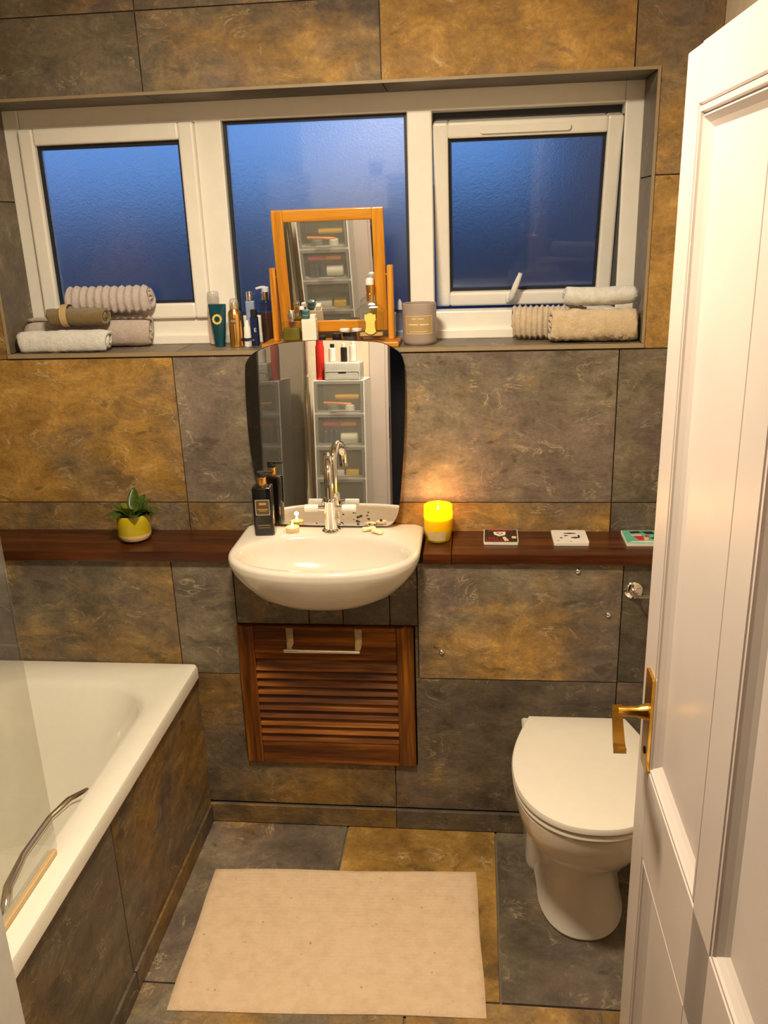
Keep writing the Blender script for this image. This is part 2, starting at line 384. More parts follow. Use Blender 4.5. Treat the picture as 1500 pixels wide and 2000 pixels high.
# boxed-in lower wall
CX0, CX1, CZ0, CZ1 = -.671, -.168, .214, .661       # cupboard opening
bm = bmesh.new()
box(bm, XL, CX0, -D + TH, TH, 0, ZS - .032); box(bm, CX1, XR, -D + TH, TH, 0, ZS - .032)
box(bm, CX0, CX1, -D + TH, TH, 0, CZ0); box(bm, CX0, CX1, -D + TH, TH, CZ1, .742); box(bm, CX0, CX1, -.05, TH, CZ0, CZ1)
wall_low = struct(obj('wall_back_lower', bm, MAT['grout_dark']), 'boxed-in slate tiled wall under the wooden shelf', 'wall')
F = -D; zp, zk, zt = .5012, .066, ZS - .032
for pl, c in (
    (R(XL, -1.328, zp, zt), (.3, .4)), (R(-1.328, -.838, zp, zt), (.42, .45)), (R(-.838, CX0 + .006, zp, zt), (.32, .48)),
    ([(-.84, zk), (-.233, zk), (-.233, CZ0), (CX0, CZ0), (CX0, zp), (-.84, zp)], (.50, .42)),
    (R(XL, -.84, zk, zp), (.4, .45)),
    ([(-.233, zk), (.383, zk), (.383, zp), (CX1, zp), (CX1, CZ0), (-.233, CZ0)], (.30, .40)),
    (R(.383, XR, zk, .40), (.2, .38)), (R(.383, XR, .40, zp), (.35, .38)),
    (R(.383, XR, zp, zt), (.02, .24)),
    ([(CX0 + .006, CZ1), (-.46, CZ1), (-.46, .769), (-.50, .772), (-.55, .786), (-.593, .808), (-.625, .841), (-.632, zt), (CX0 + .006, zt)], (.35, .42)), (R(-.46, -.365, CZ1, .768), (.42, .42)),
    ([(-.365, CZ1), (-.235, CZ1), (-.235, .793), (-.25, .786), (-.30, .772), (-.35, .768), (-.365, .768)], (.35, .45)), ([(-.235, CZ1), (-.158, CZ1), (-.158, zt), (-.168, zt), (-.175, .841), (-.207, .808), (-.235, .793)], (.05, .36)),
    (R(CX1, -.158, zp, CZ1), (.1, .4))):
    tile(wall_low, pl, 1, F, TH, c)
acc = tile(wall_low, R(-.158, .383, zp, zt), 1, F - .002, TH + .002, (.35, .57)); acc['label'] = 'access panel tile fixed with three domed screws'
for x, z in ((.265, .829), (.350, .704), (-.095, .584)):
    obj('screw_cap', Lt([(.0078, 0), (.0075, .002), (.005, .005), (.001, .0062)], 16), MAT['chrome'], acc, (x - .1125, -.0002, z - (zp + zt) / 2), (PI / 2, 0, 0), 'auto')
bb = struct(obj('baseboard_back', B(-.80, XR, F - .008, F, 0, zk - .003), MAT['grout_dark']), 'low slate skirting along the foot of the boxed wall', 'baseboard')
for a, b, c in ((-.80, -.233, (.52, .46)), (-.233, .383, (.30, .40)), (.383, XR, (.2, .38))):
    tile(bb, R(a, b, 0.002, zk - .001), 1, F - .014, .008, c)
# floor
floor = struct(obj('floor', B(XL, XR, YF - .12, -D + .02, -.05, -.006), MAT['grout']), 'slate tiled bathroom floor', 'floor')
yj = [-D, -.771, -1.371, YF - .1]
for (x0, x1, r, c) in ((XL, -.38, 0, (.30, .60)), (-.38, .058, 0, (.82, .52)), (.058, XR, 0, (.36, .46)),
                       (XL, -.83, 1, (.5, .5)), (-.83, -.16, 1, (.50, .56)), (-.16, .28, 1, (.55, .56)), (.28, XR, 1, (.5, .5)),
                       (XL, -.38, 2, (.4, .5)), (-.38, .058, 2, (.6, .5)), (.058, XR, 2, (.4, .5))):
    y1, y0 = yj[r], yj[r + 1]
    tile(floor, R(x0, x1, y0, y1), 2, -.006, .006, c, gap=.003)
# remaining shell
struct(obj('wall_left', B(XL - .1, XL, YF, TH, 0, ZC), MAT['cream']), 'tiled wall along the bath', 'wall')
wl = bpy.data.objects['wall_left']
for k in range(3):
    for j in range(5):
        tile(wl, R([-.63, -1.23, YF][k], [0, -.63, -1.23][k], ([.534] + JZ)[j], JZ[j]), 0, XL, .006, (.3 + .12 * ((k + j) % 4), .45))
struct(obj('wall_right', B(XR, XR + .1, YF, TH, 0, ZC), MAT['cream']), 'cream painted wall behind the open door', 'wall')
DX0, DX1, DZ = -.455, .30, 1.93
bm = bmesh.new(); box(bm, XL - .1, DX0, YF - .1, YF, 0, ZC); box(bm, DX1, XR + .1, YF - .1, YF, 0, ZC); box(bm, DX0, DX1, YF - .1, YF, DZ, ZC)
struct(obj('wall_front', bm, MAT['cream']), 'cream painted wall with the doorway', 'wall')
for j in range(5): tile(bpy.data.objects['wall_front'], R(XL, -.862, ([.534] + JZ)[j], JZ[j]), 1, YF + .006, -.006, (.05, .06))  # near-black tile colour stands in for the unlit wall over the bath
struct(obj('ceiling', B(XL - .1, XR + .1, YF - .1, TH + .3, ZC, ZC + .05), MAT['ceil']), 'white ceiling', 'ceiling')
bm = bmesh.new()                                     # door lining and architrave
for x0, x1 in ((DX0 - .075, DX0), (DX1, DX1 + .075)): box(bm, x0, x1, YF, YF + .018, 0, DZ + .07, .004, 2)
box(bm, DX0 - .075, DX1 + .075, YF, YF + .018, DZ, DZ + .07, .004, 2)
for x0, x1 in ((DX0, DX0 + .012), (DX1 - .012, DX1)): box(bm, x0, x1, YF - .1, YF, 0, DZ)
box(bm, DX0, DX1, YF - .1, YF, DZ - .012, DZ)
tr6 = struct(obj('trim_6', bm, MAT['door']), 'painted door lining and architrave', 'door frame')
obj('strike_plate', B(DX0 + .012, DX0 + .0135, YF - .04, YF - .01, .90, 1.05), MAT['blackmatt'], tr6)
# dim hallway behind the doorway
HX0, HX1, HY = -1.3, 1.5, -3.4
struct(obj('wall_hall_back', B(HX0, HX1, HY - .05, HY, 0, ZC), MAT['hall']), 'dark hallway wall facing the doorway', 'wall')
struct(obj('wall_hall_left', B(HX0 - .05, HX0, HY, YF - .1, 0, ZC), MAT['hall']), 'dark hallway wall on the bath side', 'wall')
struct(obj('wall_hall_right', B(HX1, HX1 + .05, HY, YF - .1, 0, ZC), MAT['hall']), 'dark hallway wall on the door side', 'wall')
struct(obj('floor_hall', B(HX0, HX1, HY, YF - .1, -.05, 0), MAT['hall']), 'dark hallway floor', 'floor')
struct(obj('ceiling_hall', B(HX0, HX1, HY, YF - .1, ZC, ZC + .05), MAT['hall']), 'dark hallway ceiling', 'ceiling')
# outdoors, seen only as blurred tones through the frosted panes
MAT['brick_out'] = plain('dusk_brick', (0.10, 0.10, 0.12), 0.9)
MAT['soil'] = plain('dark_ground', (0.03, 0.035, 0.03), 0.95)
struct(obj('ground', B(-30, 30, .3, 40, -.1, -.02), MAT['soil']), 'dark ground outside the window', 'ground')
struct(obj('wall_outside', B(-9, 8, 4.2, 4.4, -.1, 1.95), MAT['brick_out']), 'dark garden wall outside the window', 'wall')
struct(obj('wall_pane_dimmer', B(.45, 6, 3.6, 4.1, -.1, 4.5), MAT['brick_out']), 'added wall outside the open sash, darkening its pane', 'wall')  # extra wall added to darken the pane of the open sash
# ================================================================== window
win = thing('window_1', 'white plastic three-light window with frosted panes', 'window', (0, 0, 0)); win['kind'] = 'structure'
def ring(bm, x0, x1, z0, z1, l, r, b, t, y0, y1, bev=.004):
    box(bm, x0, x0 + l, y0, y1, z0, z1, bev, 2); box(bm, x1 - r, x1, y0, y1, z0, z1, bev, 2)
    box(bm, x0 + l - .001, x1 - r + .001, y0, y1, z0, z0 + b, bev, 2); box(bm, x0 + l - .001, x1 - r + .001, y0, y1, z1 - t, z1, bev, 2)
    return bm
bm = ring(bmesh.new(), WX0 - .003, .426, WZ0, 2.037, .048, .049, .075, .052, YW, YW + .07)
box(bm, WX0, .417, YW - .012, YW + .01, WZ0, WZ0 + .026, .003, 2)
obj('frame', bm, MAT['upvc'], win)
for x0, x1 in ((-.757, -.684), (-.184, -.118)): obj('mullion', B(x0, x1, YW, YW + .07, WZ0 + .07, 1.99, .004, 2), MAT['upvc'], win)
def sash(name, x0, x1, z0, z1, w, loc, rotx):
    """sash hung from its top edge; local z runs down from 0"""
    W_, H_ = x1 - x0, z1 - z0
    s = obj(name, ring(bmesh.new(), 0, W_, -H_, 0, w, w, w, w, -.012, .045, .006), MAT['upvc'], win, loc, (rotx, 0, 0))
    g = obj('gasket', ring(bmesh.new(), w - .001, W_ - w + .001, -H_ + w - .001, -w + .001, .009, .009, .009, .012, .006, .016, 0), MAT['gasket'], s)
    pn = obj('pane', B(w - .004, W_ - w + .004, .012, .016, -H_ + w - .004, -w + .004), MAT['frost'], s)
    return s
s1 = sash('sash', -1.251, -.757, 1.470, 1.985, .043, (-1.251, YW - .004, 1.985), 0)
gk = obj('gasket', ring(bmesh.new(), -.685, -.183, 1.470, 1.986, .010, .010, .01, .01, YW + .02, YW + .03, 0), MAT['gasket'], win)
obj('pane', B(-.685, -.183, YW + .026, YW + .030, 1.470, 1.986), MAT['frost'], win)
s2 = sash('sash', -.116, .376, 1.465, 1.957, .040, (-.116, YW + .012, 1.957), math.radians(12.5))
s2['label'] = 'sash pushed open at the bottom'
v = bmesh.new(); prism(v, rrect(.235, .018, .009, 6), 1, -.020, -.010); bevel_sharp(v, .003, 2)
vent = obj('trickle_vent', v, MAT['upvc'], s2, (.240, 0, -.020), None, 'auto')
obj('slider', B(.034, .036, -.0212, -.018, -.008, .008), MAT['gasket'], vent) if False else None
bm = B(-.017, .017, -.020, -.010, -.012, .012, .004, 2); obj('latch_plate', bm, MAT['white'], s2, (.215, 0, -.470), None, 'auto')
bm = T([(.213, -.022, -.470), (.216, -.036, -.455), (.226, -.040, -.425), (.238, -.040, -.392)], [.008, .009, .0085, .006], 12); obj('latch_handle', bm, MAT['white'], s2, smooth='auto')
bm = bmesh.new(); box(bm, .3765, .382, YW + .01, YW + .06, 1.47, 1.96); box(bm, -.118, .378, YW + .056, YW + .075, 1.945, 1.990); box(bm, .376, .386, YW + .05, YW + .10, 1.46, 1.96)  # seal strip, plus black strips standing in for shade in the open-sash gaps
obj('seal_and_gap_shade', bm, MAT['gasket'], win)
# ================================================================== door
DFX, DY0, DY1 = .266, -1.062, -1.845
door = thing('door_1', 'white painted panelled door standing open at the toilet', 'door', (DFX + .008, DY1, 0), (0, 0, math.radians(.65))); door['kind'] = 'structure'
LW, HT = DY0 - DY1, 1.905                           # local: y from the hinge (0) to the free edge (LW), face at x = 0
st, ms = .075, .074                                 # stile and muntin widths
z_r = [.0, .20, .735, .893, 1.838, HT]              # rails: bottom, lower panels, lock rail, upper panels, top rail
mc = LW / 2
cols = ((st, .351), (.425, LW - st))
bm = bmesh.new(); e = .0
box(bm, 0, .040, LW - st, LW, .004, HT, .002, 1); box(bm, 0, .040, 0, st, .004, HT, .002, 1)
obj('stile', bm, MAT['door'], door)
obj('muntin', B(0, .040, cols[0][1], cols[1][0], z_r[1], z_r[4]), MAT['door'], door)
for a, b in ((.004, z_r[1]), (z_r[2], z_r[3]), (z_r[4], HT)): obj('rail', B(0, .040, st, LW - st, a, b), MAT['door'], door)
def moulding(y0, y1, z0, z1):
    """picture-frame moulding: profile lofted round the panel"""
    prof = [(0, 0), (.004, .002), (.0005, .005), (.0005, .010), (.006, .012), (.0025, .016), (.009, .023), (.014, .030)]   # (depth, inset)
    rings = [[(x, y0 + i, z0 + i), (x, y1 - i, z0 + i), (x, y1 - i, z1 - i), (x, y0 + i, z1 - i)] for x, i in prof]
    return loft(bmesh.new(), rings, False, False)
for (y0, y1) in cols:
    for a, b in ((z_r[1], z_r[2]), (z_r[3], z_r[4])):
        pn = obj('panel', B(.0135, .028, y0, y1, a, b), MAT['door'], door)
        obj('moulding', moulding(y0, y1, a, b), MAT['door'], pn)
# brass lever handle near the free edge
hz, hy = .985, LW - .058
hb = bmesh.new(); prism(hb, rrect(.044, .165, .006, 3), 0, -.0045, 0); bevel_sharp(hb, .0015, 1)
hp = obj('handle_plate', hb, MAT['brass'], door, (0, hy, hz - .012), None, 'auto')
bm = T([(-.002, 0, .016), (-.014, 0, .016), (-.020, 0, .016), (-.048, 0, .016)], [.014, .011, .0085, .0085], 16)
obj('handle_neck', bm, MAT['brass'], hp, smooth='auto')
bm = bmesh.new()
rings = []
for k in range(9):
    t = k / 8; y = .011 - t * .125; w = .0105 + .002 * math.sin(t * 3); zc = .016 - .006 * math.sin(t * PI * .9); xx = -.048 - .016 * t
    w2 = .0075 + .0015 * t; th_ = .0055 - .002 * t; zc += .006 * max(0, t - .85) / .15
    rings.append([(xx - w2, y, zc + th_), (xx + w2, y, zc + th_), (xx + w2, y, zc - th_), (xx - w2, y, zc - th_)])
loft(bm, rings); bevel_sharp(bm, .0012, 2, 50); obj('lever', bm, MAT['brass'], hp, smooth='auto')
obj('keyhole', Lt([(.006, 0), (.006, .001)], 16), MAT['blackmatt'], hp, (-.0048, 0, -.052), (0, -PI / 2, 0))
# ================================================================== bath
BX1, BZ = -.790, .5343
bath = thing('bathtub', 'white built-in bathtub with slate tiled side panel', 'bathtub', (BX1, -D, 0))
bx, by = -BX1, D                                    # world -> local shift
def rr3(x0, x1, y0, y1, r, z, n=8):
    return [(u + bx, v_ + by, z) for u, v_ in rrect(x1 - x0, y1 - y0, r, n, (x0 + x1) / 2, (y0 + y1) / 2)]
ox0, ox1, oy0, oy1 = XL + .007, BX1, YF + .004, -D - .0015
bm = bmesh.new()
loft(bm, [rr3(ox0 + .01, ox1 - .012, oy0 + .01, oy1 - .004, .012, BZ - .042), rr3(ox0, ox1, oy0, oy1, .014, BZ - .040), rr3(ox0, ox1, oy0, oy1, .016, BZ - .010), rr3(ox0 + .003, ox1 - .003, oy0 + .003, oy1 - .003, .016, BZ - .003), rr3(ox0 + .010, ox1 - .010, oy0 + .01, oy1 - .010, .02, BZ),
          rr3(ox0 + .06, ox1 - .064, oy0 + .10, oy1 - .105, .17, BZ), rr3(ox0 + .068, ox1 - .074, oy0 + .11, oy1 - .116, .165, BZ - .005), rr3(ox0 + .076, ox1 - .082, oy0 + .118, oy1 - .13, .16, BZ - .016),
          rr3(ox0 + .10, ox1 - .10, oy0 + .15, oy1 - .20, .15, BZ - .15), rr3(ox0 + .13, ox1 - .125, oy0 + .19, oy1 - .29, .14, BZ - .30), rr3(ox0 + .16, ox1 - .155, oy0 + .23, oy1 - .34, .12, BZ - .37), rr3(ox0 + .21, ox1 - .21, oy0 + .3, oy1 - .42, .08, BZ - .395)], False, True)
obj('tub', bm, MAT['bathwhite'], bath, smooth='auto')
sp = obj('side_panel', B(-.030, -.0165, oy0 + by, -.0015, 0.001, BZ - .042), MAT['grout_dark'], bath)
pf = -.0165 - 0
for a, b, c in ((-.80, -D - .002, (.50, .40)), (-1.40, -.80, (.36, .40)), (YF + .005, -1.40, (.5, .4))):
    tile(sp, R(a + by, b + by, .002, BZ - .043), 0, -.0165, .007, c)
    tile(sp, R(a + by, b + by, .002, .062), 0, -.0095, .007, (c[0] - .06, c[1] * .95))
gx = -.876 + bx
bm = T([(gx + .006, -.735 + by, .500), (gx + .004, -.748 + by, .517), (gx - .012, -.80 + by, .533), (gx - .020, -.87 + by, .541), (gx - .020, -.98 + by, .541), (gx - .012, -1.06 + by, .533), (gx + .004, -1.105 + by, .517), (gx + .006, -1.12 + by, .500)], [.010, .012, .010, .008, .008, .010, .012, .010], 12)
obj('grip_rail', bm, MAT['chrome'], bath, smooth='auto')
# glass bath screen standing on the rim
scr = thing('bath_screen', 'clear glass shower screen standing on the bath rim', 'shower screen', (-.838, -.958, BZ))
obj('glass_panel', B(-.003, .003, YF + .045 + .958, 0, .012, 1.40, .001, 1), MAT['screen'], scr)
MAT['seal'] = plain('yellowed_seal', (0.62, 0.42, 0.20), 0.4)
obj('bottom_seal', B(-.005, .005, YF + .045 + .958, -.006, .0005, .014, .002, 1), MAT['seal'], scr)
obj('wall_profile', Lt([(.020, .0005), (.020, 1.42)], 24, cx=.0, cy=YF + .040 + .958), MAT['chrome'], scr, smooth='auto')
# ================================================================== wooden shelf
MAT['shelfs'] = MAT['shelf']
def board(x0, x1, label, g='dark wooden shelf boards'):
    o = obj('shelf_board', B(x0 - (x0 + x1) / 2, x1 - (x0 + x1) / 2, -(D + .013) / 2, (D + .013) / 2, -.030, 0, .003, 2), MAT['shelf'], None, ((x0 + x1) / 2, -(D + .013) / 2 - .0005, ZS))
    return tag(o, label, 'shelf', g)
board(XL + .008, -.668, 'long dark mahogany shelf board carrying the potted plant')
board(-.1405, -.066, 'short dark wooden shelf piece under the lit yellow candle')
board(-.065, XR - .002, 'glossy dark mahogany shelf board carrying three coasters')
# ================================================================== basin
BC = (-.400, -.20)
basin = thing('washbasin', 'white semi-recessed ceramic washbasin with chrome mixer tap', 'washbasin', (BC[0], -.02, .76))
RZ = .900
def dshape(w, back, front, ys, z, N=72, ex=2.3, rc=.02):
    pts = []
    for k in range(N):
        a = 2 * PI * k / N; dx, dy = math.cos(a), math.sin(a)
        lo, hi = 0, .6
        for _ in range(26):
            r = (lo + hi) / 2; x = abs(dx * r); y = BC[1] + dy * r
            if y > ys: ins = x < w and y < back and not (x > w - rc and y > back - rc and math.hypot(x - (w - rc), y - (back - rc)) > rc)
            else: ins = (x / w) ** ex + (abs(ys - y) / (ys - front)) ** ex < 1
            if ins: lo = r
            else: hi = r
        pts.append((dx * lo, BC[1] + dy * lo + .02, z - .76))
    return pts
def ell(rx, ry, cy, z, N=72, ex=2.15):
    pts = []
    for k in range(N):
        a = 2 * PI * k / N; c, s = math.cos(a), math.sin(a)
        # ellipse point met by the ray at angle a from the basin centre
        lo, hi = 0, .6
        for _ in range(26):
            r = (lo + hi) / 2
            if (abs(c * r) / rx) ** ex + (abs(BC[1] + s * r - cy) / ry) ** ex < 1: lo = r
            else: hi = r
        pts.append((c * lo, BC[1] + s * lo + .02, z - .76))
    return pts
bk = -D - .003
bm = bmesh.new()
rings = [dshape(.05, -.150, -.24, -.18, .7555), dshape(.10, -.125, -.285, -.185, .760), dshape(.150, -.100, -.318, -.19, .774), dshape(.193, -.080, -.345, -.195, .796), dshape(.225, -.064, -.364, -.20, .829), dshape(.243, -.056, -.376, -.20, .853), dshape(.252, -.050, -.382, -.20, .874),
         dshape(.2535, -.050, -.383, -.20, .8795), dshape(.2535, -.0015, -.383, -.20, .8805), dshape(.2545, -.0015, -.3835, -.20, .890), dshape(.2525, -.003, -.382, -.20, .897), dshape(.246, -.008, -.376, -.20, RZ),
         dshape(.243, -.012, -.373, -.20, RZ + .0002), ell(.234, .132, -.228, RZ), ell(.230, .1285, -.228, RZ - .0015), ell(.227, .1255, -.228, RZ - .005), ell(.2230, .1225, -.228, RZ - .010), ell(.2195, .1195, -.228, RZ - .022), ell(.213, .115, -.227, RZ - .038), ell(.202, .109, -.226, RZ - .055), ell(.184, .099, -.225, RZ - .071), ell(.158, .085, -.223, RZ - .085), ell(.122, .067, -.219, RZ - .096), ell(.08, .046, -.212, RZ - .104), ell(.045, .030, -.205, RZ - .108), ell(.022, .018, -.20, RZ - .110)]
loft(bm, rings)
obj('bowl', bm, MAT['ceramic'], basin, smooth=True)
obj('waste', Lt([(.021, 0), (.021, .003), (.012, .004)], 20), MAT['chrome'], basin, (0, -.18, RZ - .76 - .1095), None, 'auto')
tp = (-.402, -.068)
tap = obj('mixer_tap', Lt([(.026, 0), (.026, .004), (.021, .009), (.0175, .010), (.0175, .088), (.0185, .090), (.0165, .096), (.011, .098)], 24), MAT['chrome'], basin, (tp[0] - BC[0], tp[1] + .02, RZ - .76), None, 'auto')
tap['label'] = 'chrome swan-neck mixer tap'
sd = Vector((.17, -.985, 0))
pts = [(0, 0, .09), (0, 0, .13), (0, 0, .165)]
for k in range(1, 11):
    a = PI * k / 10 * 1.03; r = .046
    q = sd * (r - r * math.cos(a)); pts.append((q.x, q.y, .180 + r * math.sin(a)))
q = sd * .0935; pts.append((q.x, q.y, .165))
obj('spout', T(pts, [.0125, .0125, .0122] + [.012] * 11, 16), MAT['chrome'], tap, smooth='auto')
obj('aerator', T([(sd.x * .0936, sd.y * .0936, .167), (sd.x * .0938, sd.y * .0938, .158)], .0128, 16), MAT['chrome'], tap, smooth='auto')
for s in (-1, 1):
    obj('handle_stem', T([(s * .014, 0, .068), (s * .034, 0, .068)], .008, 14), MAT['chrome'], tap, smooth='auto')
    obj('handle', T([(s * .033, 0, .068), (s * .034, 0, .068), (s * .070, 0, .068), (s * .072, 0, .068)], [.009, .0105, .0105, .009], 16), MAT['white'], tap, smooth='auto')
# ================================================================== louvred cupboard door
cup = thing('cupboard_door', 'dark stained louvred wooden cupboard door below the washbasin', 'cupboard', ((CX0 + CX1) / 2, F, CZ0))
cw, ch = (CX1 - CX0) / 2 - .003, CZ1 - CZ0 - .004
for s in (-1, 1): obj('stile', B(-.024, .024, -.012, .014, .002, ch, .003, 2), MAT['louvrev'], cup, (s * (cw - .024), 0, 0))
obj('rail', B(-cw + .048, cw - .048, -.011, .013, .002, .082, .002, 1), MAT['louvreh'], cup)
obj('rail', B(-cw + .048, cw - .048, -.011, .013, ch - .100, ch, .002, 1), MAT['louvreh'], cup)
sl = None
for k in range(10):
    z = .092 + k * .0256
    if sl is None:
        bm = B(-cw + .047, cw - .047, -.0035, .0035, -.020, .020, .002, 2)
        sl = obj('slat', bm, MAT['louvreh'], cup, (0, 0, z), (math.radians(-33), 0, 0))
    else:
        o = sl.copy(); link(o, cup); o.location = (0, 0, z)
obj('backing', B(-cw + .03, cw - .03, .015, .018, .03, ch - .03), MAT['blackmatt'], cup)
MAT['steel'] = plain('brushed_steel', (0.62, 0.52, 0.36), 0.25, 1.0)
hd = obj('handle', T([(-.105, -.055, ch - .050), (.105, -.055, ch - .050)], .0055, 12), MAT['chrome'], cup, smooth='auto')
for x in (-.096, .096):
    bm = B(x - .010, x + .010, -.0145, -.0125, ch - .050, ch - .002, .0005, 1); box(bm, x - .010, x + .010, -.055, -.0125, ch - .052, ch - .049, .0005, 1)
    obj('bracket', bm, MAT['steel'], hd)
# ================================================================== toilet
tcx = .272
toilet = thing('toilet', 'white back-to-wall toilet with its lid closed', 'toilet', (tcx, -D, 0))
def egg(w, back, front, z, ym=None, wb=None, N=40, ex=2.2):
    """plan outline: straight-ish sides from the back, rounded front (local y = 0 at the boxed wall)"""
    ym = ym if ym is not None else (back + front) / 2
    wb = wb if wb is not None else w
    pts = []
    for k in range(N):                     # front arc, right to left
        a = -PI * k / (N - 1); c, s = math.cos(a), math.sin(a)
        pts.append((w * math.copysign(abs(c) ** (2 / ex), c), ym + (ym - front) * math.copysign(abs(s) ** (2 / ex), s), z))
    m = 10
    for k in range(1, m + 1):              # left side, towards the back
        t = k / m; pts.append((-(wb + (w - wb) * math.cos(t * PI / 2)), ym + (back - ym) * t, z))
    for k in range(m, 0, -1):
        t = k / m; pts.append(((wb + (w - wb) * math.cos(t * PI / 2)), ym + (back - ym) * t, z))
    return pts
bm = bmesh.new()
loft(bm, [egg(.106, -.03, -.405, .0005, -.25, .130), egg(.109, -.03, -.410, .010, -.25, .132), egg(.102, -.03, -.404, .03, -.25, .126), egg(.086, -.03, -.390, .09, -.25, .11), egg(.078, -.03, -.380, .15, -.255, .085), egg(.084, -.03, -.388, .190, -.255, .085), egg(.110, -.02, -.420, .222, -.265, .11), egg(.140, -.02, -.462, .260, -.28, .12), egg(.163, -.02, -.492, .305, -.29, .13), egg(.175, -.015, -.508, .350, -.29, .13), egg(.178, -.015, -.510, .378, -.29, .13), egg(.172, -.015, -.505, .384, -.29, .13)])
loft(bm, [egg(.132, -.0015, -.19, .0005, -.12), egg(.134, -.0015, -.195, .015, -.12), egg(.128, -.0015, -.19, .2, -.11), egg(.130, -.0015, -.20, .30, -.12), egg(.145, -.0015, -.25, .378, -.14), egg(.14, -.004, -.245, .384, -.14)])
obj('pan', bm, MAT['ceramic'], toilet, smooth='auto')
def slab(w, back, front, z0, z1, ym, wb, r=.006):
    return loft(bmesh.new(), [egg(w - r, back - r, front + r, z0, ym, wb - r), egg(w, back, front, z0 + r * .7, ym, wb), egg(w, back, front, z1 - r * 1.2, ym, wb), egg(w - r * .35, back - r * .35, front + r * .35, z1 - r * .4, ym, wb - r * .35), egg(w - r * 1.3, back - r * 1.3, front + r * 1.3, z1, ym, wb - r), egg(w * .5, back - .08, front * .75, z1 + .0025, ym, wb * .5)])
obj('seat', slab(.181, -.056, -.515, .3855, .400, -.285, .128), MAT['seatwhite'], toilet, smooth='auto')
obj('lid', slab(.183, -.052, -.517, .4025, .424, -.285, .130, .007), MAT['seatwhite'], toilet, smooth='auto')
for s in (-1, 1):
    obj('hinge', T([(s * .05, -.040, .396), (s * .09, -.040, .396)], .010, 12), MAT['chrome'], toilet, smooth='auto')
obj('screw_hole', Lt([(.006, 0), (.006, .002)], 14), MAT['blackmatt'], toilet, (-.1300, -.085, .135), (0, -PI / 2, 0))
# toilet roll holder
trh = thing('toilet_roll_holder', 'round chrome toilet roll holder on the dark slate tile', 'holder', (.411, F, .775))
obj('rose', Lt([(.024, 0), (.024, .003), (.021, .006), (.012, .008), (.011, .016), (.009, .018)], 28), MAT['chrome'], trh, (0, -.0005, 0), (PI / 2, 0, 0), 'auto')
obj('arm', T([(0, -.014, 0), (.002, -.040, .0), (.010, -.048, .002), (.130, -.048, .012), (.14, -.048, .018)], .004, 10), MAT['chrome'], trh, smooth='auto')
# ================================================================== bath mat
mr = thing('bath_mat', 'cream cotton bath mat with faint ribs on the slate floor', 'bath mat', (-.353, -.600, 0), (0, 0, math.radians(2.6)))
bm = bmesh.new(); nx, ny = 60, 44; mw, mh = .732, .462
random.seed(3)
top = [[None] * (ny + 1) for _ in range(nx + 1)]
for i in range(nx + 1):
    for j in range(ny + 1):
        u, v_ = i / nx, j / ny
        x = (u - .5) * mw * (1 + .004 * math.sin(9 * v_)); y = (v_ - .5) * mh * (1 + .006 * math.sin(7 * u))
        x *= 1 + .01 * (0.5 - v_)
        ed = min(u, 1 - u, v_ * .7, (1 - v_) * .7)
        rib = .0015 * max(0, math.sin(v_ * 2 * PI * 9)) if (0.1 < u < .9 and .1 < v_ < .9) else 0
        z = .003 + .008 * min(1, (ed * 60)) - rib + .0012 * math.sin(11 * u + 5 * v_)
        top[i][j] = bm.verts.new((x, y, max(.0012, z)))
for i in range(nx):
    for j in range(ny): bm.faces.new((top[i][j], top[i + 1][j], top[i + 1][j + 1], top[i][j + 1]))
ge = bmesh.ops.extrude_face_region(bm, geom=bm.faces[:])
for v_ in [g for g in ge['geom'] if isinstance(g, bmesh.types.BMVert)]: v_.co.z = .0006
obj('cotton_pile', bm, MAT['mat'], mr, smooth='auto')
# ================================================================== mirrors
# frameless mirror, standing on the basin and leaning on the sill
px = [(473,720),(476,800),(485,880),(500,950),(513,1002),(524,1018),(545,1026),(630,1028.5),(755,1028),(770,1020),(778,1000),(786,900),(789,800),(788,720),(783,700),(772,688),(745,674),(715,670),(630,667),(565,670),(530,675),(503,685),(484,698)]
XZ = {0:(-.623,1.355),1:(-.628,1.243),2:(-.625,1.129),3:(-.612,1.026),4:(-.601,.947),5:(-.585,.924),6:(-.554,.911),7:(-.43,.9065),8:(-.249,.9065),9:(-.229,.919),10:(-.215,.951),11:(-.2,1.098),12:(-.192,1.239),13:(-.191,1.348),14:(-.197,1.375),15:(-.211,1.391),16:(-.246,1.410),17:(-.287,1.416),18:(-.402,1.421),19:(-.491,1.418),20:(-.539,1.412),21:(-.577,1.400),22:(-.606,1.383)}
outl = [XZ[i] for i in range(23)]
MLEAN = math.radians(3.0); MYAW = math.radians(-0.3)
fm = thing('wall_mirror', 'frameless shaped mirror leaning above the washbasin', 'mirror', (-.412, -.040, .9015), (MLEAN * -1, 0, MYAW))
mo0 = [(x + .412, z - .9015) for x, z in outl]
mo = []
for i in range(len(mo0)):
    p0, p1, p2, p3 = (Vector(mo0[(i + k) % len(mo0)]) for k in (-1, 0, 1, 2))
    for q in (0, .25, .5, .75):
        a_, b_ = (p2 - p0) * .5, (p3 - p1) * .5; L_ = (p2 - p1).length
        a_ = a_.normalized() * min(a_.length, L_); b_ = b_.normalized() * min(b_.length, L_)
        c_ = p1 * (2 * q**3 - 3 * q**2 + 1) + a_ * (q**3 - 2 * q**2 + q) + p2 * (-2 * q**3 + 3 * q**2) + b_ * (q**3 - q**2)
        mo.append((c_.x, c_.y))
bm = prism(bmesh.new(), mo, 1, 0, .0045)
obj('glass', bm, MAT['mirror'], fm)
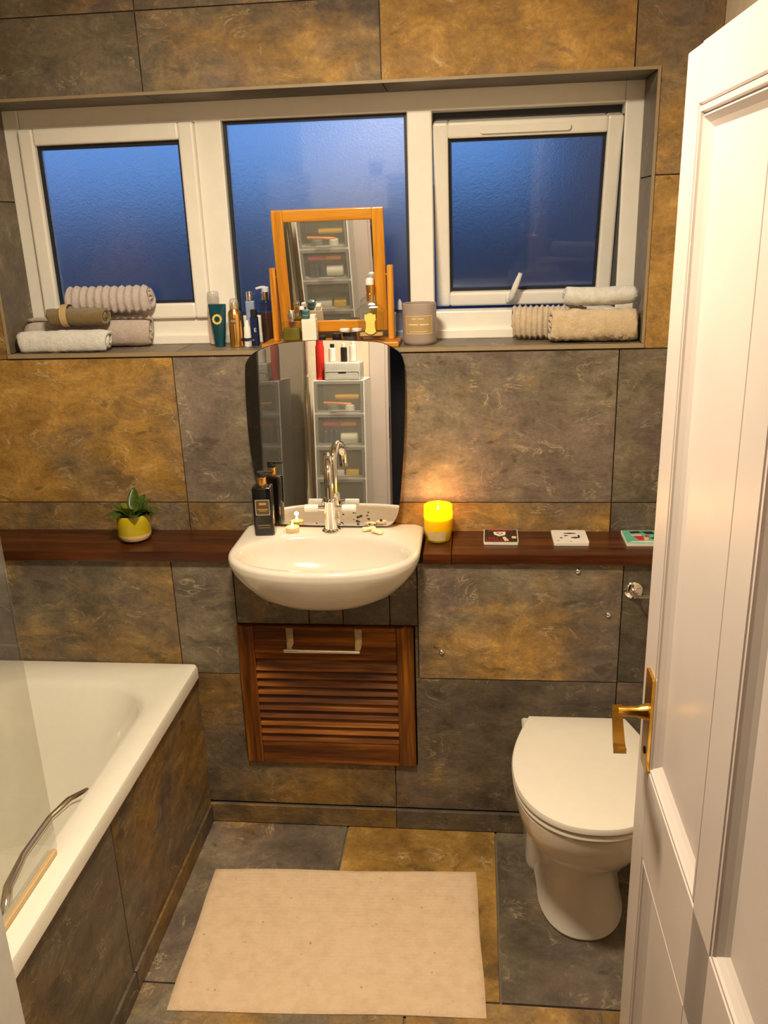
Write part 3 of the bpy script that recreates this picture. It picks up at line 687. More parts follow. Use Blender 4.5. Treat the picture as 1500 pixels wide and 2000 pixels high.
bm = bmesh.new(); loft(bm, [[(x * 1.004, -.0006, (z - .26) * 1.004 + .26 + .0004) for x, z in mo], [(x * 1.004, .0052, (z - .26) * 1.004 + .26 + .0004) for x, z in mo], [(x * .988, .0052, (z - .26) * .99 + .26 + .0004) for x, z in mo]], False, False)
obj('worn_edge', bm, plain('mirror_edge', (.10, .10, .09), .3), fm)
bm = bmesh.new(); rw = random.Random(5)
for k in range(22):
    cx_, cz_ = rw.gauss(.085, .022), rw.uniform(.010, .055) * (1 - .3 * rw.random()); r_ = rw.uniform(.0012, .0042)
    if k < 7: cx_, cz_, r_ = rw.uniform(-.12, .15), .0085 + .004 * rw.random(), rw.uniform(.0015, .003)
    prism(bm, [(cx_ + r_ * (1 + .5 * rw.random()) * math.cos(a_ * PI / 4), cz_ + .75 * r_ * (1 + .5 * rw.random()) * math.sin(a_ * PI / 4)) for a_ in range(8)], 1, -.0003, .0001)
obj('worn_spots', bm, plain('mirror_wear', (.05, .045, .03), .6), fm)['kind'] = 'stuff'
# swing mirror in an orange wooden frame on the sill
sm = thing('swing_mirror', 'orange wooden swing mirror standing on the window sill', 'mirror', (-.388, .062, WZ0))
obj('base_board', B(-.190, .182, -.064, .056, .0005, .0145, .003, 2), MAT['oakh'], sm)
for x in (-.1585, .1585): obj('post', B(x - .008, x + .008, -.014, .014, .0145, .209, .002, 1), MAT['oakv'], sm)
fr = obj('frame', None or bmesh.new(), MAT['oakh'], sm, (0, 0, .185), (math.radians(9.2), 0, math.radians(1.0)))
fw, fz0, fz1 = .147, -.150, .172
for s in (-1, 1): obj('frame_stile', B(s * (fw - .015) - .015, s * (fw - .015) + .015, -.009, .009, fz0, fz1, .002, 2), MAT['oakv'], fr)
obj('frame_rail', B(-fw + .030, fw - .030, -.0085, .0085, fz1 - .030, fz1, .002, 2), MAT['oakh'], fr)
obj('frame_rail', B(-fw + .030, fw - .030, -.0085, .0085, fz0, fz0 + .030, .002, 2), MAT['oakh'], fr)
obj('glass', B(-fw + .029, fw - .029, -.0045, -.001, fz0 + .029, fz1 - .029), MAT['mirror'], fr)
# the frame object needs geometry of its own: the thin wooden back board
_b = bmesh.new(); box(_b, -fw + .01, fw - .01, .0086, .0105, fz0 + .01, fz1 - .01); _b.to_mesh(fr.data); _b.free()
for s, x in ((-1, -.150), (1, .150)): obj('pivot', T([(x - .008, 0, .185), (x + .008, 0, .185)], .004, 10), MAT['brass'], sm)
# ================================================================== towels
def roll(name, label, mat, x0, x1, yc, zb, ry, rz, turns=3.2, rib=0, ribamp=.003, rotz=0, seed=1, sag=0.0, fuzz=.0012, sq=2.0, cat='towel', grp='rolled towels on the sill', rotx=0.3):
    rnd = random.Random(seed)
    L = x1 - x0; nL = max(24, int(rib * 8)) if rib else 26; nT = int(turns * 26)
    xc = (x0 + x1) / 2
    th = 1 / (turns + .15)
    ph = [rnd.random() * 6 for _ in range(6)]
    def rad(t): return max(.05, 1 - th * (turns - t / (2 * PI)))   # outermost = 1
    rows_o, rows_i = [], []
    bm = bmesh.new()
    for i in range(nL + 1):
        u = i / nL; x = (u - .5) * L
        ro, ri = [], []
        end = min(u, 1 - u)
        rnd_end = 1 - .10 * math.exp(-end * 40)
        for k in range(nT + 1):
            t = 2 * PI * turns * k / nT; a = t + rotx
            R_o = rad(t); R_i = max(.02, R_o - th * .80)
            w = 1 + .02 * math.sin(3 * a + ph[0] + 4 * u) + .015 * math.sin(9 * u * 2 + ph[1] + a)
            rb = ribamp * (math.sin(2 * PI * rib * u) * .5) if rib else 0
            rb += fuzz * rnd.uniform(-1, 1)
            outer = R_o * w * rnd_end
            ca, sa = math.cos(a), math.sin(a)
            ca2 = math.copysign(abs(ca) ** (2 / sq), ca); sa2 = math.copysign(abs(sa) ** (2 / sq), sa)
            dx = .004 * math.sin(a * 1.3 + ph[2]) * (1 if u > .5 else -1) * (1 if i in (0, nL) else 0)
            if R_o > .75:
                ro.append((x + dx, ca2 * (ry * outer + rb), sa2 * (rz * outer + rb) - sag * math.sin(PI * u)))
            else: ro.append((x + dx, ca2 * ry * outer, sa2 * rz * outer - sag * math.sin(PI * u)))
            ri.append((x + dx, ca2 * ry * R_i * w * rnd_end, sa2 * rz * R_i * w * rnd_end - sag * math.sin(PI * u)))
        rows_o.append(ro); rows_i.append(ri)
    rings = [o_ + i_[::-1] for o_, i_ in zip(rows_o, rows_i)]
    loft(bm, rings, False, False)
    # end caps as strips between outer and inner edge
    bm.verts.ensure_lookup_table(); n = len(rings[0])
    for base in (0, nL * n):
        for k in range(nT):
            bm.faces.new((bm.verts[base + k], bm.verts[base + k + 1], bm.verts[base + n - 2 - k], bm.verts[base + n - 1 - k]))
    zmin = min(v_.co.z for v_ in bm.verts)
    for v_ in bm.verts: v_.co.z -= zmin
    o = obj(name, bm, mat, None, (xc, yc, zb), (0, 0, rotz), True)
    return tag(o, label, cat, grp)
tw_w, tw_m, tw_l, tw_o = terry('white_terry', (.93, .91, .86)), terry('mauve_terry', (.72, .58, .50)), terry('lilac_terry', (.74, .62, .57)), terry('olive_terry', (.24, .155, .035))
tw_c, tw_b = terry('cream_terry', (.84, .65, .43)), terry('beige_terry', (.84, .64, .40))
G1, G2 = 'rolled towels stacked at one end of the sill', 'towels stacked beside the open sash'
ZT = WZ0 + .0008
roll('towel', 'thick mauve rolled towel at the bottom of the stack, behind the white roll', tw_m, -1.285, -.925, .111, ZT, .040, .047, 3.2, seed=2, grp=G1)
roll('towel', 'white rolled towel lying in front at the bottom of the stack', tw_w, -1.272, -1.015, .030, ZT, .035, .034, 2.6, seed=3, grp=G1, sq=2.3)
ol = roll('towel', 'small olive brown towel roll tied with a beige ribbon', tw_o, -1.19, -1.025, .050, ZT + .0675, .030, .029, 3, seed=4, grp=G1)
bm = bmesh.new()
for xx in (-.030, .0):
    if xx == 0: continue
    loft(bm, [[(xx + dx, .0312 * math.cos(2 * PI * k / 28), .0312 * math.sin(2 * PI * k / 28) + .029) for k in range(28)] for dx in (-.010, .010)], False, False)
obj('ribbon', bm, plain('beige_ribbon', (.52, .38, .18), .6), ol, smooth=True)
roll('towel', 'lilac grey ribbed towel roll on top of the stack', tw_l, -1.150, -.912, .108, ZT + .0945, .041, .043, 2.6, rib=11, ribamp=.006, seed=5, grp=G1, rotz=.03)
roll('towel', 'cream towel roll with ribbed stripes behind the fluffy beige towel', tw_c, .098, .290, .108, ZT, .040, .051, 2.6, rib=13, ribamp=.006, seed=6, grp=G2, rotz=-.1)
roll('towel', 'fluffy beige rolled towel at the front by the slate reveal', tw_b, .192, .414, .035, ZT, .039, .045, 2.8, seed=7, grp=G2, fuzz=.003, sq=2.8)
roll('towel', 'small white rolled towel lying on top of the beige towel', tw_w, .228, .408, .050, ZT + .0905, .036, .027, 1.7, seed=8, grp=G2, sag=.004, rotz=.06)
# ================================================================== toiletries on the sill
def lab_box(name, parent, x0, x1, z0, z1, y, mat): return obj(name, B(x0, x1, y - .0006, y, z0, z1), mat, parent)
ZI = WZ0 + .0006
# pale pink bottle behind the teal tube
t = thing('lotion_bottle', 'pale pink lotion bottle with milky cap behind the teal tube', 'bottle', (-.7385, .126, ZI))
obj('body', Lt([(.015, 0), (.0185, .003), (.0195, .06), (.0185, .108), (.014, .114)]), plain('pale_pink_plastic', (.78, .60, .52), .3), t, smooth='auto')
obj('cap', Lt([(.0165, .114), (.0165, .142), (.014, .147)]), MAT['clearcap'], t, smooth='auto')
# teal tube
t = thing('cream_tube', 'dark teal squeeze tube with a gold ring emblem', 'tube', (-.7146, .078, ZI), (0, 0, -.06))
teal = plain('teal_plastic', (.004, .055, .072), .25)
rg = []
for z, w, d in ((0, .0135, .0135), (.004, .0145, .0145), (.014, .0145, .0145), (.018, .0155, .0150), (.05, .0195, .0125), (.085, .0235, .008), (.108, .0255, .003), (.116, .0258, .0014)):
    rg.append([(w * math.cos(2 * PI * k / 24), d * math.sin(2 * PI * k / 24), z) for k in range(24)])
obj('body', loft(bmesh.new(), rg), teal, t, smooth='auto')
bm = bmesh.new(); N = 40
rings = []
for rr, yy in ((.0062, -.0115), (.0066, -.0124), (.0105, -.0124), (.0108, -.0115)):
    rings.append([((rr + (.0007 * math.cos(12 * 2 * PI * k / N) if rr > .008 else 0)) * math.cos(2 * PI * k / N), yy - .0004, .072 + (rr + (.0007 * math.cos(12 * 2 * PI * k / N) if rr > .008 else 0)) * math.sin(2 * PI * k / N)) for k in range(N)])
loft(bm, rings, False, False); emb = obj('emblem', bm, plain('gold_print', (.80, .55, .12), .35), t, (0, .0022, 0), (math.radians(-6), 0, 0))
emb.scale = (1.3, 1, 1.3); emb.location = (0, -.0101, -.0190); emb.rotation_euler = (math.radians(-7.5), 0, 0)
# gold spray can
t = thing('spray_can', 'gold spray can with a square dark logo', 'can', (-.6625, .062, ZI))
obj('body', Lt([(.0165, 0), (.0182, .002), (.0182, .086), (.0165, .095), (.0125, .101), (.0118, .103)], 32), MAT['gold'], t, smooth='auto')
cp = obj('cap', Lt([(.0125, .103), (.0128, .108), (.0128, .118), (.011, .128), (.006, .132)], 28), MAT['clearcap'], t, smooth='auto')
obj('nozzle', Lt([(.0105, .1035), (.0105, .112), (.008, .120)], 20), MAT['gold'], cp, smooth='auto')
lg = lab_box('logo', t, -.0065, .0065, .066, .079, -.0180, plain('logo_brown', (.06, .03, .015), .5)); lg.location = (0, -.0014, 0)
wl_ = plain('logo_white', (.8, .72, .62), .5)
bm = bmesh.new()
for a in ((-.0052, -.0046, .068, .077), (-.0060, -.0030, .0735, .0741), (-.0015, .0012, .0755, .0761), (-.0015, .0012, .0715, .0721), (.0012, .0018, .0685, .0761), (-.0021, -.0015, .0685, .0761), (.0034, .0040, .0685, .0765), (.0050, .0056, .0685, .0765)): box(bm, a[0], a[1], -.0193, -.0187, a[2], a[3])
obj('logo_strokes', bm, wl_, lg)
# dark bottle behind the can
t = thing('dark_bottle', 'slim black bottle half hidden behind the gold can', 'bottle', (-.667, .122, ZI))
obj('body', Lt([(.013, 0), (.0145, .002), (.0145, .082), (.010, .090)]), MAT['blackmatt'], t, smooth='auto'); obj('cap', Lt([(.009, .090), (.009, .102)]), MAT['blackmatt'], t, smooth='auto')
# small white tube with blue band
t = thing('small_tube', 'small white tube with a navy blue band', 'tube', (-.6315, .066, ZI))
obj('body', Lt([(.0098, 0), (.0105, .002), (.0105, .028), (.0105, .030)]), MAT['white'], t, smooth='auto')
obj('band', Lt([(.0107, .015), (.0107, .024)]), plain('navy_print', (.012, .03, .10), .4), t, smooth='auto')
obj('cap', Lt([(.0098, .030), (.0092, .052), (.0070, .056), (.0050, .072)]), MAT['white'], t, smooth='auto')
# navy carton with letter E
t = thing('navy_carton', 'slim navy blue carton marked with a white letter E', 'box', (-.6165, .092, ZI))
obj('carton', B(-.010, .010, -.009, .009, 0, .078, .001, 1), plain('navy_card', (.006, .015, .07), .35), t)
obj('carton_cap', B(-.0078, .0078, -.0078, .0078, .078, .098, .001, 1), MAT['blackmatt'], t)
text('letter', 'E', .015, MAT['white'], t, (.003, -.0092, .042), (PI / 2, 0, 0))
# pump dispensers
def pump(label, x, y, r, h, mat, liq=None, hliq=.7, capm=None, head=True, parent=None, rz=0):
    t = thing('pump_bottle', label, 'bottle', (x, y, ZI), (0, 0, rz), 'pump bottles beside the swing mirror')
    obj('body', Lt([(r * .9, 0), (r, .003), (r, h - .006), (r * .82, h)], 28), mat, t, smooth='auto')
    if liq: obj('liquid', Lt([(r * .84, .004), (r * .9, .006), (r * .9, h * hliq)], 24), liq, t, smooth='auto')
    obj('collar', Lt([(r * .66, h), (r * .68, h + .002), (r * .68, h + .021), (r * .6, h + .023)], 24), MAT['chrome'], t, smooth='auto')
    if head:
        hdm = bmesh.new(); lathe(hdm, [(r * .50, h + .023), (r * .56, h + .026), (r * .56, h + .034), (r * .40, h + .037)], 20); tube(hdm, [(0, 0, h + .034), (-.012, -.002, h + .035), (-.026, -.004, h + .032)], [.005, .004, .003], 10)
        obj('pump_head', hdm, capm or MAT['white'], t, smooth='auto')
    return t
lav = plain('lavender_white_plastic', (.74, .74, .82), .3)
pump('tall clear pump bottle of brown liquid next to the wooden mirror post', -.5925, .1480, .0185, .118, tinted('smoky_glass', (.80, .74, .72)), plain('brown_liquid', (.10, .055, .035), .2, var=.2), .72, lav)
pump('pale blue pump bottle behind the navy carton', -.654, .150 - .012, .0150, .110, plain('pale_blue_plastic', (.32, .37, .52), .25), None, 0, lav) if False else None
t = thing('toner_bottle', 'pale blue toner bottle with chrome cap behind the navy carton', 'bottle', (-.6375, .1430, ZI))
obj('body', B(-.0125, .0125, -.010, .010, 0, .118, .004, 2), plain('pale_blue_plastic', (.30, .36, .52), .25), t); obj('cap', Lt([(.0095, .118), (.0095, .141), (.0085, .143)]), MAT['chrome'], t, smooth='auto')
for q in (bpy.data.objects['dark_bottle'],): q.location = (-.6705, .126, ZI)
t = thing('lilac_bottle', 'lilac bottle half hidden behind the wooden mirror post', 'bottle', (-.5565, .1460, ZI))
obj('body', Lt([(.0115, 0), (.0128, .003), (.0128, .112), (.010, .118)], 24), plain('lilac_plastic', (.42, .34, .50), .25), t, smooth='auto'); obj('cap', Lt([(.0092, .118), (.0092, .140), (.008, .142)], 20), MAT['chrome'], t, smooth='auto')
# small clear perfume cube
t = thing('perfume_vial', 'tiny square clear perfume bottle in front of the pump bottle', 'bottle', (-.6075, .030, ZI))
obj('bottle', B(-.0125, .0125, -.008, .008, 0, .021, .002, 2), MAT['glass'], t); obj('neck', Lt([(.004, .021), (.004, .024)], 14), MAT['chrome'], t, smooth='auto'); obj('cap', Lt([(.0062, .024), (.0062, .037), (.005, .038)], 18), MAT['glass'], t, smooth='auto')
# on the base board of the swing mirror
ZB = WZ0 + .0148
t = thing('perfume_bottle', 'olive green perfume in a clear bottle with silver cap', 'perfume', (-.497, .026, ZB))
obj('bottle', B(-.026, .026, -.016, .016, 0, .056, .005, 3), MAT['glass'], t, smooth='auto')
obj('perfume', B(-.0225, .0225, -.0125, .0125, .006, .040, .003, 2), plain('olive_perfume', (.16, .13, .012), .15, var=.25), t)
obj('collar', Lt([(.007, .056), (.007, .062)], 18), MAT['chrome'], t, smooth='auto'); obj('cap', Lt([(.0095, .062), (.0100, .064), (.0095, .084), (.0085, .086)], 20), MAT['chrome'], t, smooth='auto')
t = thing('perfume_bottle', 'clear perfume bottle with white cap behind the olive perfume', 'perfume', (-.472, .051, ZB), group=None)
obj('bottle', Lt([(.011, 0), (.0125, .003), (.0125, .052), (.005, .066), (.0045, .076)], 22), MAT['glass'], t, smooth='auto'); obj('neck_band', Lt([(.005, .076), (.005, .084)], 16), MAT['blackmatt'], t, smooth='auto'); obj('cap', Lt([(.007, .084), (.0075, .087), (.006, .093)], 18), MAT['white'], t, smooth='auto')
t = thing('white_carton', 'plain cream carton beside the olive perfume', 'box', (-.447, .022, ZB))
obj('carton', B(-.0195, .0195, -.014, .014, 0, .062, .0012, 1), MAT['card'], t); obj('flap', B(.004, .018, -.0125, .0125, .062, .074, .001, 1), MAT['card'], t)
tealjar = plain('teal_jar_plastic', (.055, .12, .13), .25)
for i, (z, lbl) in enumerate(((0, 'small teal jar resting on the cream carton'), (.0122, 'small teal jar on top of the other teal jar'))):
    t = thing('small_jar', lbl, 'jar', (-.4565 + i * .001, .022, ZB + .0623 + z), group='teal jars'); obj('pot', Lt([(.0085, 0), (.0098, .003), (.0102, .008)], 20), tealjar, t, smooth='auto'); obj('lid', Lt([(.0105, .008), (.0105, .0112), (.009, .012)], 20), plain('teal_lid', (.12, .24, .25), .2), t, smooth='auto')
bj = plain('black_jar_plastic', (.012, .010, .02), .15)
for x, r, h, lbl in ((-.4135, .0092, .0165, 'smallest black cosmetic jar beside the cream carton'), (-.3745, .0118, .0225, 'black cosmetic jar in the middle of the mirror base')):
    t = thing('cosmetic_jar', lbl, 'jar', (x, .018, ZB), group='jars on the mirror base'); obj('pot', Lt([(r * .92, 0), (r, .002), (r, h * .6)], 24), bj, t, smooth='auto'); obj('lid', Lt([(r * 1.04, h * .6), (r * 1.04, h - .001), (r * .95, h)], 24), MAT['blackmatt'], t, smooth='auto')
t = thing('cosmetic_jar', 'clear glass cosmetic jar with wide black lid', 'jar', (-.340, .022, ZB), group='jars on the mirror base')
obj('pot', Lt([(.015, 0), (.017, .002), (.017, .016)], 26), tinted('amber_jar_glass', (.55, .50, .42), .12), t, smooth='auto'); obj('lid', Lt([(.0182, .016), (.0182, .025), (.017, .0262)], 26), MAT['black'], t, smooth='auto')
for x, lbl in ((-.357, 'flat white tin behind the middle black jar'), (-.3235, 'flat white tin behind the glass jar')):
    t = thing('white_tin', lbl, 'tin', (x, .0530, ZB), group='white tins'); obj('tin', Lt([(.0125, 0), (.0128, .024)], 24), plain('tin_brown', (.20, .09, .03), .4), t, smooth='auto'); obj('lid', Lt([(.0138, .024), (.0138, .030), (.012, .0312)], 24), MAT['white'], t, smooth='auto')
# decanter perfume
t = thing('perfume_decanter', 'tall clear perfume decanter with gold label and neck', 'perfume', (-.2815, .030, ZB))
rg = []
for z, w, d in ((0, .036, .016), (.004, .037, .017), (.012, .0345, .0155), (.05, .0345, .0155), (.078, .037, .0165), (.082, .036, .016), (.092, .026, .013), (.100, .012, .010), (.104, .009, .009)):
    rg.append([(u, v_, z) for u, v_ in rrect(2 * w, 2 * d, min(w, d) * .45, 5)])
dec = obj('bottle', loft(bmesh.new(), rg), MAT['glass'], t, smooth='auto')
obj('perfume', loft(bmesh.new(), [[(u, v_, z) for u, v_ in rrect(2 * w, 2 * d, d * .4, 4)] for z, w, d in ((.014, .031, .012), (.022, .031, .012))]), plain('amber_perfume', (.62, .40, .14), .15), dec)
bm = bmesh.new()
lp = [(-.0145, .072), (-.010, .070), (-.004, .074), (.004, .074), (.010, .070), (.0145, .072), (.0150, .060), (.0115, .050), (.0120, .036), (.0150, .026), (.010, .022), (.004, .019), (-.004, .019), (-.010, .022), (-.0150, .026), (-.0120, .036), (-.0115, .050), (-.0150, .060)]
prism(bm, lp, 1, -.0182, -.0172); obj('label_plate', bm, plain('gold_label', (.82, .66, .16), .35), t)
obj('neck', Lt([(.0098, .104), (.0098, .120), (.0125, .121), (.0125, .123), (.0095, .124), (.0105, .146)], 24), MAT['gold'], t, smooth='auto'); obj('stopper', Lt([(.0110, .146), (.0115, .150), (.0105, .160), (.006, .164)], 22), MAT['white'], t, smooth='auto')
# grey candle in ceramic jar
t = thing('jar_candle', 'taupe ceramic jar candle with a framed gold label', 'candle', (-.1535, .062, ZI))
taupe = plain('taupe_ceramic', (.36, .28, .235), .4)
obj('jar', Lt([(.040, 0), (.0445, .004), (.046, .010), (.046, .106), (.0445, .108), (.043, .106), (.043, .085), (.001, .0845)], 40), taupe, t, smooth='auto')
obj('wax', Lt([(.0425, .082), (.0425, .088), (.002, .0885)], 32), plain('brown_wax', (.20, .13, .09), .5), t, smooth='auto')
def curved(name, par, R_, a0, a1, z0, z1, th, mat, n=16, mid=-PI / 2):
    bm = bmesh.new()
    rings = []
    for k in range(n + 1):
        a = mid + a0 + (a1 - a0) * k / n
        rings.append([(R_ * math.cos(a), R_ * math.sin(a), z0), (R_ * math.cos(a), R_ * math.sin(a), z1), ((R_ + th) * math.cos(a), (R_ + th) * math.sin(a), z1), ((R_ + th) * math.cos(a), (R_ + th) * math.sin(a), z0)])
    loft(bm, rings); return obj(name, bm, mat, par, smooth='auto')
lb = curved('label_panel', t, .0460, -.80, .86, .030, .078, .0004, plain('label_tan', (.42, .29, .125), .5))
cream_ln = plain('label_cream', (.75, .58, .38), .5)
for z0, z1 in ((.030, .0312), (.0768, .078)): curved('label_border', lb, .0462, -.80, .86, z0, z1, .0005, cream_ln)
for a in (-.80, .845): curved('label_border', lb, .0462, a, a + .02, .030, .078, .0005, cream_ln, 2)
for z0, z1, a0, a1 in ((.069, .0712, -.40, -.12), (.069, .0712, -.02, .32), (.0535, .0565, -.62, -.02), (.0535, .0565, .07, .62), (.0360, .0372, -.55, .50)):
    curved('label_line', lb, .0462, a0, a1, z0, z1, .0005, cream_ln, 8)
# blue bottle behind the wooden post
t = thing('blue_bottle', 'blue tinted spray bottle between the wooden post and the taupe candle', 'bottle', (-.2130, .1430, ZI))
obj('body', Lt([(.012, 0), (.0135, .003), (.0135, .070), (.010, .076)], 24), tinted('blue_plastic', (.55, .66, .85), .15), t, smooth='auto'); obj('collar', Lt([(.0100, .076), (.0105, .084)], 18), plain('blue_collar', (.03, .06, .25), .3), t, smooth='auto'); obj('nozzle', Lt([(.007, .084), (.0055, .104), (.002, .112)], 16), lav, t, smooth='auto')
# ================================================================== items on the basin
t = thing('soap_dispenser', 'square black soap bottle with gold collar and framed label', 'bottle', (-.584, -.090, RZ + .0006), (0, 0, .10))
bd = obj('body', B(-.0275, .0275, -.021, .021, 0, .140, .006, 3), MAT['black'], t, smooth='auto')
obj('collar', Lt([(.0125, .140), (.0130, .142), (.0130, .164), (.012, .165)], 24), MAT['gold'], t, smooth='auto')
hdm = bmesh.new(); lathe(hdm, [(.010, .165), (.012, .167), (.012, .176), (.010, .178)], 20); box(hdm, -.012, .034, -.007, .007, .176, .181, .002, 1)
obj('pump_head', hdm, MAT['blackmatt'], t, smooth='auto')
lbm = plain('bronze_label', (.10, .055, .018), .5); lbl_ = plain('label_silver', (.55, .46, .38), .4)
lp = lab_box('label_panel', t, -.019, .019, .062, .104, -.0211, lbm)
bm = bmesh.new()
for a in ((-.0195, .0195, .1035, .105), (-.0195, .0195, .061, .0625), (-.0195, -.0182, .061, .105), (.0182, .0195, .061, .105)): box(bm, a[0], a[1], -.0223, -.0215, a[2], a[3])
obj('label_border', bm, lbl_, lp)
bm = bmesh.new()
for a in ((-.009, .010, .090, .0965), (-.014, .014, .0765, .079), (-.010, .011, .0725, .0742)): box(bm, a[0], a[1], -.0222, -.0215, a[2], a[3])
obj('label_print', bm, plain('label_gold_print', (.42, .28, .12), .5), lp)
bm = bmesh.new()
for a in ((-.017, .018, .0300, .0322), (-.016, .017, .0235, .0250)): box(bm, a[0], a[1], -.0217, -.0208, a[2], a[3])
obj('print_lines', bm, plain('label_dim_print', (.22, .16, .09), .5), lp)
def flame(par, loc, h, s, name, pw):
    o = obj('flame', Lt([(.0006, 0), (h * .17, h * .22), (h * .20, h * .38), (h * .12, h * .68), (.0004, h)], 14), emis(name, (1.0, .55, .12), s), par, loc, None, True)
    ld = bpy.data.lights.new(name + '_light', 'POINT'); ld.energy = pw; ld.color = (1.0, .50, .18); ld.shadow_soft_size = .006
    lo = bpy.data.objects.new('flame_light', ld); link(lo, par); lo.location = (loc[0], loc[1], loc[2] + h * 1.25)
    return o
t = thing('tealight', 'lit tealight candle beside the black soap bottle', 'candle', (-.512, -.070, RZ + .0006))
obj('cup', Lt([(.017, 0), (.019, .001), (.019, .013), (.0182, .013), (.0180, .010), (.002, .0098)], 28), plain('tealight_foil', (.85, .62, .35), .25, .6), t, smooth='auto')
obj('wax', Lt([(.0178, .003), (.0178, .0104), (.002, .0104)], 24), plain('tealight_wax', (.9, .62, .22), .3, **{'Subsurface Weight': .3}), t, smooth='auto')
flame(t, (0, 0, .012), .017, 40, 'tealight_flame', .05)
MAT['soap'] = plain('cream_soap', (.84, .70, .42), .45)
def petal(lbl, x, y, z, rot, w, l, tilt):
    bm = bmesh.new(); bmesh.ops.create_uvsphere(bm, u_segments=20, v_segments=12, radius=1)
    for v_ in bm.verts:
        c = v_.co; rr = math.hypot(c.x, c.y)
        c.z = c.z * .0055 + .003 * rr * rr * math.sin(3 * math.atan2(c.y, c.x)) ; c.x *= l; c.y *= w
    zm = min(v_.co.z for v_ in bm.verts)
    for v_ in bm.verts: v_.co.z -= zm
    return tag(obj('soap', bm, MAT['soap'], None, (x, y, z), (tilt, 0, rot), True), lbl, 'soap', 'cream soaps on the basin')
petal('shell shaped cream soap lying on the basin edge, nearer the bowl', -.272, -.087, RZ + .0008, -.5, .011, .019, 0)
petal('shell shaped cream soap leaning on the other one, nearer the mirror', -.297, -.064, RZ + .0008, .35, .012, .021, .0)
# ================================================================== items on the wooden shelf
ZSH = ZS + .0006
t = thing('potted_plant', 'small green leafy plant in a mustard yellow pot', 'plant', (-.964, -.088, ZSH))
def potprof(r0): return [(r0 * .70, .009), (r0 * .93, .013), (r0, .024), (r0, .026)]
obj('pot', Lt([(.0462, .024), (.0465, .05), (.0462, .070), (.0445, .078), (.0435, .0795), (.0425, .078), (.0430, .066), (.002, .0655)], 36), plain('mustard_glaze', (.46, .36, .012), .15, coat=.4), t, smooth='auto')
obj('pot_foot', Lt([(.030, .004), (.040, .007), (.0458, .016), (.0463, .0242)], 36), plain('bare_clay', (.72, .50, .25), .5), t, smooth='auto')
obj('saucer', Lt([(.034, 0), (.040, .002), (.042, .007), (.0412, .007), (.039, .0035), (.002, .0032)], 32), MAT['glass'], t, smooth='auto')
obj('soil', Lt([(.042, .064), (.042, .0685), (.002, .070)], 24), MAT['soil'], t, smooth='auto')
leafm = plain('leaf_green', (.10, .17, .028), .3, var=.35, scale=60); leaf2 = plain('leaf_light_green', (.26, .30, .035), .3, var=.2, scale=60)
def leaf(par, base, az, el, L_, w, mat, curl=.5):
    bm = bmesh.new(); n = 8; rows = []
    d = Vector((math.cos(az), math.sin(az), 0))
    side = Vector((-math.sin(az), math.cos(az), 0)); p = Vector(base); e = el
    for i in range(n + 1):
        u = i / n; ww = w * math.sin(PI * min(1, u * .94 + .04)) ** .8
        nrm = Vector((-d.x * math.sin(e), -d.y * math.sin(e), math.cos(e)))
        rows.append([p + side * ww * k + nrm * (abs(k) * ww * .35) for k in (-1, -.5, 0, .5, 1)])
        p = p + (d * math.cos(e) + Vector((0, 0, math.sin(e)))) * (L_ / n); e -= curl / n
    vs = [[bm.verts.new(q) for q in r] for r in rows]
    for a, b in zip(vs, vs[1:]):
        for k in range(4): bm.faces.new((a[k], a[k + 1], b[k + 1], b[k]))
    bmesh.ops.solidify(bm, geom=bm.faces[:], thickness=.0009)
    return obj('leaf', bm, mat, par, smooth=True)
rnd = random.Random(11)
for az, el, L_, w, m_, cz in ((3.3, .25, .062, .0115, leafm, .5), (3.05, .75, .050, .009, leafm, .3), (2.5, .95, .044, .008, leaf2, .8), (1.7, 1.25, .072, .011, leafm, .2), (1.2, 1.05, .060, .011, leafm, .5), (4.6, 1.15, .044, .012, leaf2, .6), (5.2, .65, .052, .013, leafm, .9), (5.9, .8, .055, .013, leafm, .7), (.2, .45, .060, .012, leafm, .6), (.7, .9, .056, .012, leafm, .6), (4.1, .55, .050, .012, leafm, .9), (6.1, .2, .058, .010, leafm, .1)):
    L_ *= 1.05; w *= 1.55; b0 = (.016 * math.cos(az), .016 * math.sin(az), .070 + .004 * rnd.random()); leaf(t, b0, az, el, L_, w, m_, cz)
obj('stem', T([(0, 0, .068), (.002, .001, .085), (-.003, .002, .10)], [.003, .0025, .0015], 8), leafm, t, smooth=True)
# lit yellow candle
t = thing('lit_candle', 'lit candle in a glowing yellow glass on the shelf', 'candle', (-.1035, -.078, ZSH))
MAT['yglass'] = glassy('yellow_glass', (1.0, .80, .06), .03, .55, 1.5, (1.0, .90, .02))
obj('glass', Lt([(.026, 0), (.031, .003), (.0355, .022), (.0385, .036), (.0392, .070), (.0385, .1015), (.0370, .1015), (.0368, .074), (.002, .0735)], 40), MAT['yglass'], t, smooth='auto')
obj('wax', Lt([(.027, .004), (.0335, .022), (.0365, .036), (.0367, .068), (.034, .0705), (.002, .0705)], 32), plain('yellow_wax', (.95, .80, .05), .4, **{'Subsurface Weight': .4}), t, smooth='auto')
bm = bmesh.new(); rings = []
for k in range(13):
    a = -PI / 2 - .85 + 1.5 * k / 12
    rings.append([((r + .0004) * math.cos(a), (r + .0004) * math.sin(a), z) for r, z in ((.0325, .008), (.0358, .022), (.0388, .036))])
loft(bm, rings, False, False, closed=False); obj('label', bm, plain('candle_paper_label', (.80, .58, .30), .6), t, smooth=True)
obj('wick', T([(0, 0, .070), (.0005, 0, .078)], .0008, 6), MAT['blackmatt'], t)
flame(t, (0, 0, .077), .022, 40, 'candle_flame', .6)
